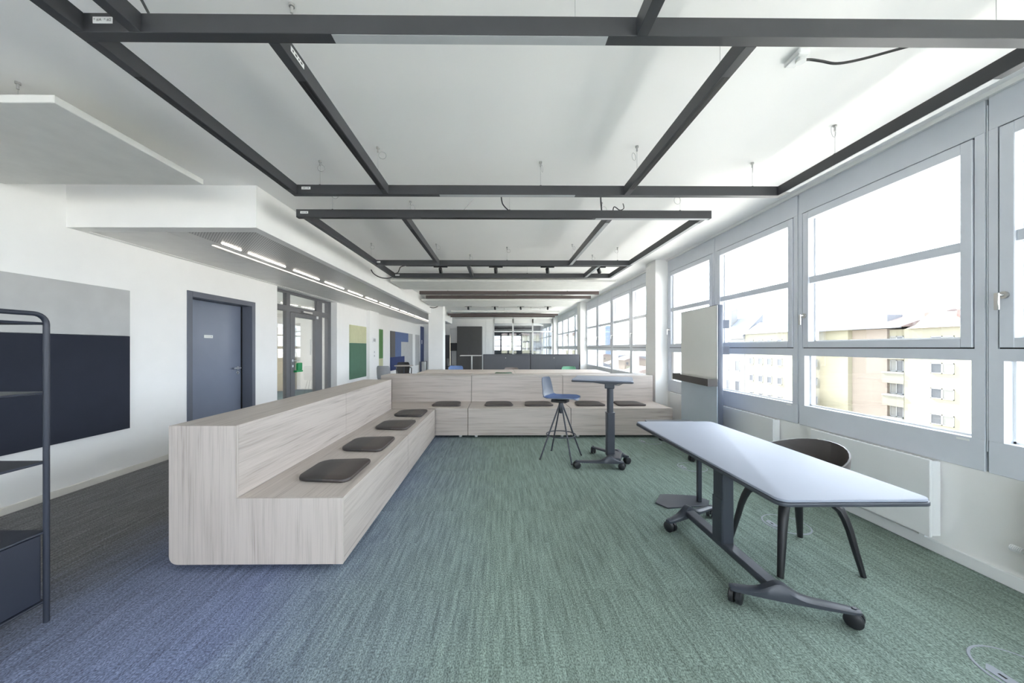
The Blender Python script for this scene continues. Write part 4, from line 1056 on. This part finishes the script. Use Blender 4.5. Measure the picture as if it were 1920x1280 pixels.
ob('drawer_front', MB().box(rx0+0.01, rx1-0.014, ry0+0.016, ry0+0.03, 0.118, 0.440, 0.002), 'rack', rk)

# ================================================================== meeting table and chairs behind the bench
mt = thing('meeting_table', (0.4, 8.95, 0), 'long pale wooden meeting table behind the back bench', 'table')
for k, (a, b) in enumerate(((-2.0, 0.39), (0.40, 2.72))):
    ob('tabletop', MB().box(a, b, 8.33, 9.56, 0.722, 0.75, 0.003), 'wx', mt)
for x in (-1.8, 0.3, 2.55):
    for y in (8.45, 9.42): ob('leg', MB().box(x-0.03, x+0.03, y-0.03, y+0.03, 0, 0.722, 0.003), 'dark', mt)

def shell_chair(x, y, rot, m, label, tall=0.81, arms=False):
    C_ = thing('shell_chair', (x, y, 0), label, 'chair', 'shell chairs behind the bench', rotz=rot)
    k = tall-0.45
    pr = [(0.21, 0.44, 0.13), (0.20, 0.452, 0.18), (0.12, 0.455, 0.215), (0.0, 0.445, 0.22), (-0.10, 0.445, 0.21), (-0.16, 0.46, 0.20), (-0.19, 0.50, 0.205), (-0.205, 0.45+k*0.35, 0.215), (-0.22, 0.45+k*0.6, 0.22), (-0.235, 0.45+k*0.85, 0.21), (-0.24, 0.45+k*0.96, 0.19), (-0.24, 0.45+k, 0.165)]
    ob('seat_shell', MB().grid(shell_rows(pr, 0.012, 0.06), 0.008), m, C_, smooth=True, local=True)
    for sx in (-1, 1):
        for sy in (-1, 1): ob('leg', MB().tube([(sx*0.12, sy*0.12, 0.44), (sx*0.22, sy*0.21, 0.0)], 0.011, 8), 'dark', C_, smooth=True, local=True)
    if arms:
        for sy in (-1, 1): ob('armrest', MB().tube([(-0.22, sy*0.22, 0.66), (0.0, sy*0.25, 0.66), (0.15, sy*0.25, 0.64), (0.17, sy*0.24, 0.44)], 0.016, 8), m, C_, smooth=True, local=True)
    return C_
shell_chair(0.10, 7.78, PI/2, 'shellgreen', 'dark green chair back just above the bench edge', 0.82)
shell_chair(-1.27, 9.86, -PI/2, 'shellblue', 'blue shell chair behind the meeting table', 0.83)
shell_chair(0.36, 9.86, -PI/2, 'shelltaupe', 'taupe shell chair behind the meeting table', 0.78)
shell_chair(2.05, 9.86, -PI/2, 'shellmint', 'mint green shell chair in front of the sideboard', 0.81)
shell_chair(-3.2, 9.75, math.radians(75), 'shellgrey', 'light grey chair back beside the pilaster', 0.855)
shell_chair(-3.32, 11.9, math.radians(-70), 'shellblack', 'black chair with armrests before the blue felt panel', 0.85, True)
t = thing('side_table', (-3.12, 11.2, 0), 'small round wooden side table beside the black chair', 'side table')
ob('tabletop', MB().cyl((-3.12, 11.2, 0.76), 0.3, 0.02, 2, 28), 'wx', t, smooth=True); ob('post', MB().cyl((-3.12, 11.2, 0.02), 0.025, 0.74, 2, 12), 'dark', t, smooth=True); ob('base', MB().cyl((-3.12, 11.2, 0), 0.2, 0.02, 2, 24), 'dark', t, smooth=True)
shell_chair(-1.75, 12.9, math.radians(0), 'shellblack', 'dark lounge chair in front of the tall charcoal cabinet', 0.95, True)

# sideboards
def sideboard(x0, x1, label):
    S = thing('sideboard', ((x0+x1)/2, 11.5, 0), label, 'sideboard', 'charcoal sideboards in front of the glass partition')
    ob('body', MB().box(x0, x1, 11.32, 11.74, 0.05, 1.112, 0.003), 'cabinet', S)
    ob('top_board', MB().box(x0-0.0, x1, 11.31, 11.75, 1.112, 1.136, 0.002), 'cabinet', S)
    ob('plinth', MB().box(x0+0.02, x1-0.02, 11.35, 11.7, 0, 0.05), 'black', S)
    xm = (x0+x1)/2
    for a, b in ((x0+0.02, xm-0.002), (xm+0.002, x1-0.02)):
        dd = ob('sliding_door', MB().box(a, b, 11.305, 11.32, 0.06, 1.085, 0.002), 'cabinet', S)
    ob('lock', MB().cyl((xm-0.03, 11.295, 1.02), 0.012, 0.012, 1, 12), 'steel', S, smooth=True)
sideboard(-0.535, 1.03, 'charcoal sideboard nearer the tall cabinet'); sideboard(1.04, 2.66, 'charcoal sideboard ending at the white column')
# tall cabinet
t = thing('tall_cabinet', (-1.5, 17.6, 0), 'tall charcoal cabinet standing before the white end wall', 'cabinet')
ob('body', MB().box(-2.15, -0.88, 17.42, 17.95, 0, 2.44, 0.004), 'cabtall', t)
for a, b in ((-2.145, -1.517), (-1.513, -0.885)):
    dd = ob('cabinet_door', MB().box(a, b, 17.40, 17.42, 0.05, 2.42, 0.002), 'cabtall', t)
    ob('handle', MB().box((b-0.06) if a < -1.6 else a+0.04, (b-0.04) if a < -1.6 else a+0.06, 17.38, 17.40, 1.0, 1.15), 'cabinet', dd)
t = thing('bar_table', (-1.1, 13.65, 0), 'narrow high bar table before the tall cabinet', 'table')
ob('tabletop', MB().box(-1.54, -0.70, 13.35, 13.95, 1.03, 1.055, 0.003), 'pgrey', t); ob('post', MB().cyl((-1.10, 13.65, 0.02), 0.03, 1.01, 2, 14), 'steel', t, smooth=True); ob('base', MB().cyl((-1.10, 13.65, 0), 0.28, 0.02, 2, 28), 'dark', t, smooth=True)
t = thing('display_screen', (-2.33, 17.9, 0), 'dark display screen on a stand beside the tall cabinet', 'screen')
ob('screen', MB().box(-2.55, -2.17, 17.85, 17.9, 1.19, 1.60, 0.004), 'black', t)
for x in (-2.5, -2.22): ob('stand_leg', MB().box(x-0.015, x+0.015, 17.86, 17.89, 0, 1.19), 'dark', t)
ob('stand_foot', MB().box(-2.55, -2.17, 17.7, 18.0, 0, 0.02), 'dark', t)
t = thing('waste_bin', (-3.8, 17.3, 0), 'silver waste bin beside the navy blue door', 'bin')
ob('body', MB().tube([(-3.80, 17.3, 0), (-3.80, 17.3, 0.66)], [0.13, 0.15], 20), 'steel', t, smooth=True); ob('rim', MB().torus((-3.80, 17.3, 0.66), 0.15, 0.008, 24, 6), 'black', t, smooth=True)

# ================================================================== outside
GZ = -14.0
M['cream'] = mat('cream_render', (110, 106, 90), 0.9, var=0.03, scale=0.5)
M['cream2'] = mat('pale_cream_render', (100, 97, 83), 0.9, var=0.03, scale=0.5)
M['pink'] = mat('pinkish_render', (106, 97, 88), 0.9, var=0.03, scale=0.5)
M['whiter'] = mat('white_render', (99, 99, 98), 0.9, var=0.03, scale=0.5)
M['olive'] = mat('olive_parapet', (88, 86, 76), 0.9)
M['tile'] = mat('red_roof_tile', (94, 82, 79), 0.9)
M['slate'] = mat('grey_roof', (84, 86, 91), 0.8)
M['brick'] = mat('red_chimney', (98, 76, 72), 0.9)
M['pave'] = mat('courtyard_paving', (176, 173, 167), 0.95, var=0.1, scale=0.3)
M['outframe'] = mat('white_window_frame_outside', (108, 108, 107), 0.6)
M['outglass'] = mat('dim_window_glass', (58, 60, 63), 0.25)
M['curtain'] = mat('pale_curtain', (92, 91, 87), 0.9)
M['tower'] = mat('blue_tower', (84, 100, 122), 0.3)
ob('ground_outside', MB().box(-300, 900, -300, 1200, GZ-0.5, GZ), 'pave', kind=ST, label='pale ground of the city outside the windows')

def bwin(par, X, ya, yb, za, zb, n=2, curtain=False):
    """facade window facing -X: white frame, casements with panes"""
    w_ = thing('window', (X, (ya+yb)/2, za), parent=par); w_.location = Vector((X, (ya+yb)/2, za))-chain_loc(par)
    m = MB(); fr = 0.09; step = (yb-ya)/n
    m.box(X-0.06, X+0.05, ya, yb, za, za+fr).box(X-0.06, X+0.05, ya, yb, zb-fr, zb)
    for k in range(n+1):
        c = ya+k*step; m.box(X-0.06, X+0.05, max(ya, c-fr/2-0.02), min(yb, c+fr/2+0.02), za, zb)
    ob('frame', m, 'outframe', w_)
    for k in range(n):
        ob('pane', MB().box(X-0.02, X, ya+k*step+fr/2, ya+(k+1)*step-fr/2, za+fr, zb-fr), 'curtain' if (curtain and k % 2 == 0) else 'outglass', w_)

# yellow apartment block
YBX = 47.8
ap = thing('apartment_block', (55, 40, GZ), 'cream apartment block with red roof and stacked loggias across the courtyard', 'building')
ob('wall', MB().box(YBX, YBX+12, 20.0, 39.9, GZ, 3.55), 'cream2', ap)
ob('wall', MB().box(YBX+0.9, YBX+12, 39.9, 42.2, GZ, 3.55), 'cream', ap)
ob('wall', MB().box(YBX+0.6, YBX+12, 42.2, 46.4, GZ, 3.7), 'pink', ap)
ob('wall', MB().box(YBX, YBX+12, 46.4, 52.6, GZ, 3.85), 'cream', ap)
ob('roof', MB().prism([(YBX-0.5, 3.85), (YBX+12.5, 3.85), (YBX+6, 6.0)], 39.9, 52.8, axis=1), 'tile', ap)
ob('roof', MB().prism([(YBX-0.4, 3.55), (YBX+12.5, 3.55), (YBX+6, 5.8)], 20.0, 39.4, axis=1), 'tile', ap)
ob('gable', MB().prism([(34.6, 3.55), (39.2, 3.55), (38.6, 4.15), (37.3, 5.35), (36.6, 5.2), (35.2, 4.1)], YBX-0.05, YBX+4, axis=0), 'cream2', ap)
ob('chimney', MB().box(YBX+1, YBX+1.9, 38.2, 38.8, 3.6, 5.35), 'brick', ap); ob('chimney', MB().box(YBX+1, YBX+1.9, 35.3, 36.0, 3.6, 5.5), 'brick', ap)
ob('roof_box', MB().box(YBX+2, YBX+4, 43.4, 44.6, 4.0, 5.6), 'slate', ap)
ob('gutter', MB().box(YBX-0.55, YBX-0.35, 39.9, 52.8, 3.72, 3.88), 'slate', ap)
for zt in (2.6, -0.33, -3.08, -5.9, -8.7, -11.5):
    bwin(ap, YBX, 35.45, 37.4, zt-1.15, zt, 2, True)
    bwin(ap, YBX, 30.2, 32.0, zt-1.15, zt, 2, True); bwin(ap, YBX, 26.2, 28.0, zt-1.15, zt, 2)
    bwin(ap, YBX, 50.9, 51.9, zt-1.25, zt-0.1, 1)
    bwin(ap, YBX+0.9, 40.0, 42.1, zt-1.25, zt+0.15, 3, True)
    ob('loggia_parapet', MB().box(YBX-0.05, YBX+0.9, 39.9, 42.2, zt-2.65, zt-1.45), 'olive', ap)
    ob('loggia_slab', MB().box(YBX-0.1, YBX+0.9, 39.9, 42.2, zt-1.45, zt-1.30), 'outframe', ap)
# long cream block further along
lb = thing('apartment_block', (44, 54, GZ), 'long cream block with rows of small windows beyond the whiteboard', 'building')
LX = 42.7
ob('wall', MB().box(LX, LX+2.0, 49.2, 58.9, GZ, 3.65), 'cream2', lb)
ob('roof', MB().prism([(LX-0.3, 3.65), (LX+2.2, 3.65), (LX+2.2, 5.6)], 49.2, 58.9, axis=1), 'slate', lb)
for y in (57.4, 55.4, 53.55, 51.6):
    for zt in (2.6, -0.35, -3.2, -6.1, -9.0): bwin(lb, LX, y-0.45, y+0.45, zt-1.1, zt, 1)
wh = thing('apartment_block', (45, 66, GZ), 'white house with tall windows and grey roof beside the whiteboard edge', 'building')
ob('wall', MB().box(LX, LX+3, 59.0, 74, GZ, 3.3), 'whiter', wh)
ob('roof', MB().prism([(LX-0.5, 3.3), (LX+3.2, 3.3), (LX+3.2, 7.2)], 59.0, 74, axis=1), 'slate', wh)
ob('chimney', MB().box(LX+1.2, LX+2.6, 64.5, 66.3, 4, 8.8), 'whiter', wh)
ob('cornice', MB().box(LX-0.3, LX, 59.0, 74, 2.9, 3.3), 'outframe', wh)
for y in (60.8, 63.6, 66.4, 69.2, 72):
    for zt in (2.4, -1.0, -4.6, -8.2): bwin(wh, LX, y-0.55, y+0.55, zt-1.9, zt, 1)
# distant town seen along the window row
tw = thing('tower_block', (120, 384, GZ), 'pale blue office tower on the skyline', 'building')
ob('wall', MB().box(116, 124, 372, 398, GZ, 25), 'tower', tw)
for k in range(9): ob('floor_band', MB().box(115.8, 124.2, 371.8, 372, GZ+3+k*4, GZ+3.8+k*4), 'outframe', tw)
random.seed(3)
tl = ['pinkish low house', 'white low house', 'cream low house', 'grey hall', 'brick-roofed house', 'pale shed', 'long white hall', 'sand coloured house', 'wide grey depot', 'small cream house', 'tall white house', 'rose coloured house']
for k in range(12):
    y = 95+k*24+random.uniform(-6, 6); x = y*(0.22+0.25*((k*5) % 12)/12.0)
    h = random.uniform(4, 9); wx_, wy_ = random.uniform(9, 16), random.uniform(10, 18)
    o = thing('distant_house', (x, y, GZ), '%s in the distant town, seen through the middle bay windows' % tl[k], 'building', 'distant houses of the town')
    ob('wall', MB().box(x-wx_/2, x+wx_/2, y-wy_/2, y+wy_/2, GZ, GZ+h), ['pink', 'whiter', 'cream', 'slate'][k % 4], o)
    ob('roof', MB().prism([(x-wx_/2-0.4, GZ+h), (x+wx_/2+0.4, GZ+h), (x, GZ+h+2.4)], y-wy_/2, y+wy_/2, axis=1), ['tile', 'slate'][k % 2], o)
    for q in range(3): ob('window', MB().box(x-wx_/2+0.8+q*1.9, x-wx_/2+2.0+q*1.9, y-wy_/2-0.05, y-wy_/2, GZ+h-2.4, GZ+h-1.0), 'outglass', o)
# rooftop opposite the end windows
eb = thing('apartment_block', (1, 60, GZ), 'cream building opposite the far end window', 'building')
ob('wall', MB().box(-14, 14, 60, 70, GZ, 3.5), 'cream', eb); ob('roof', MB().box(-14.5, 14.5, 59.5, 70.5, 3.5, 4.0), 'tile', eb)
for k in range(7):
    for zt in (2.2, -1.0): 
        ob('window', MB().box(-12+k*3.6, -10.4+k*3.6, 59.93, 60.0, zt-1.5, zt), 'outglass', eb)
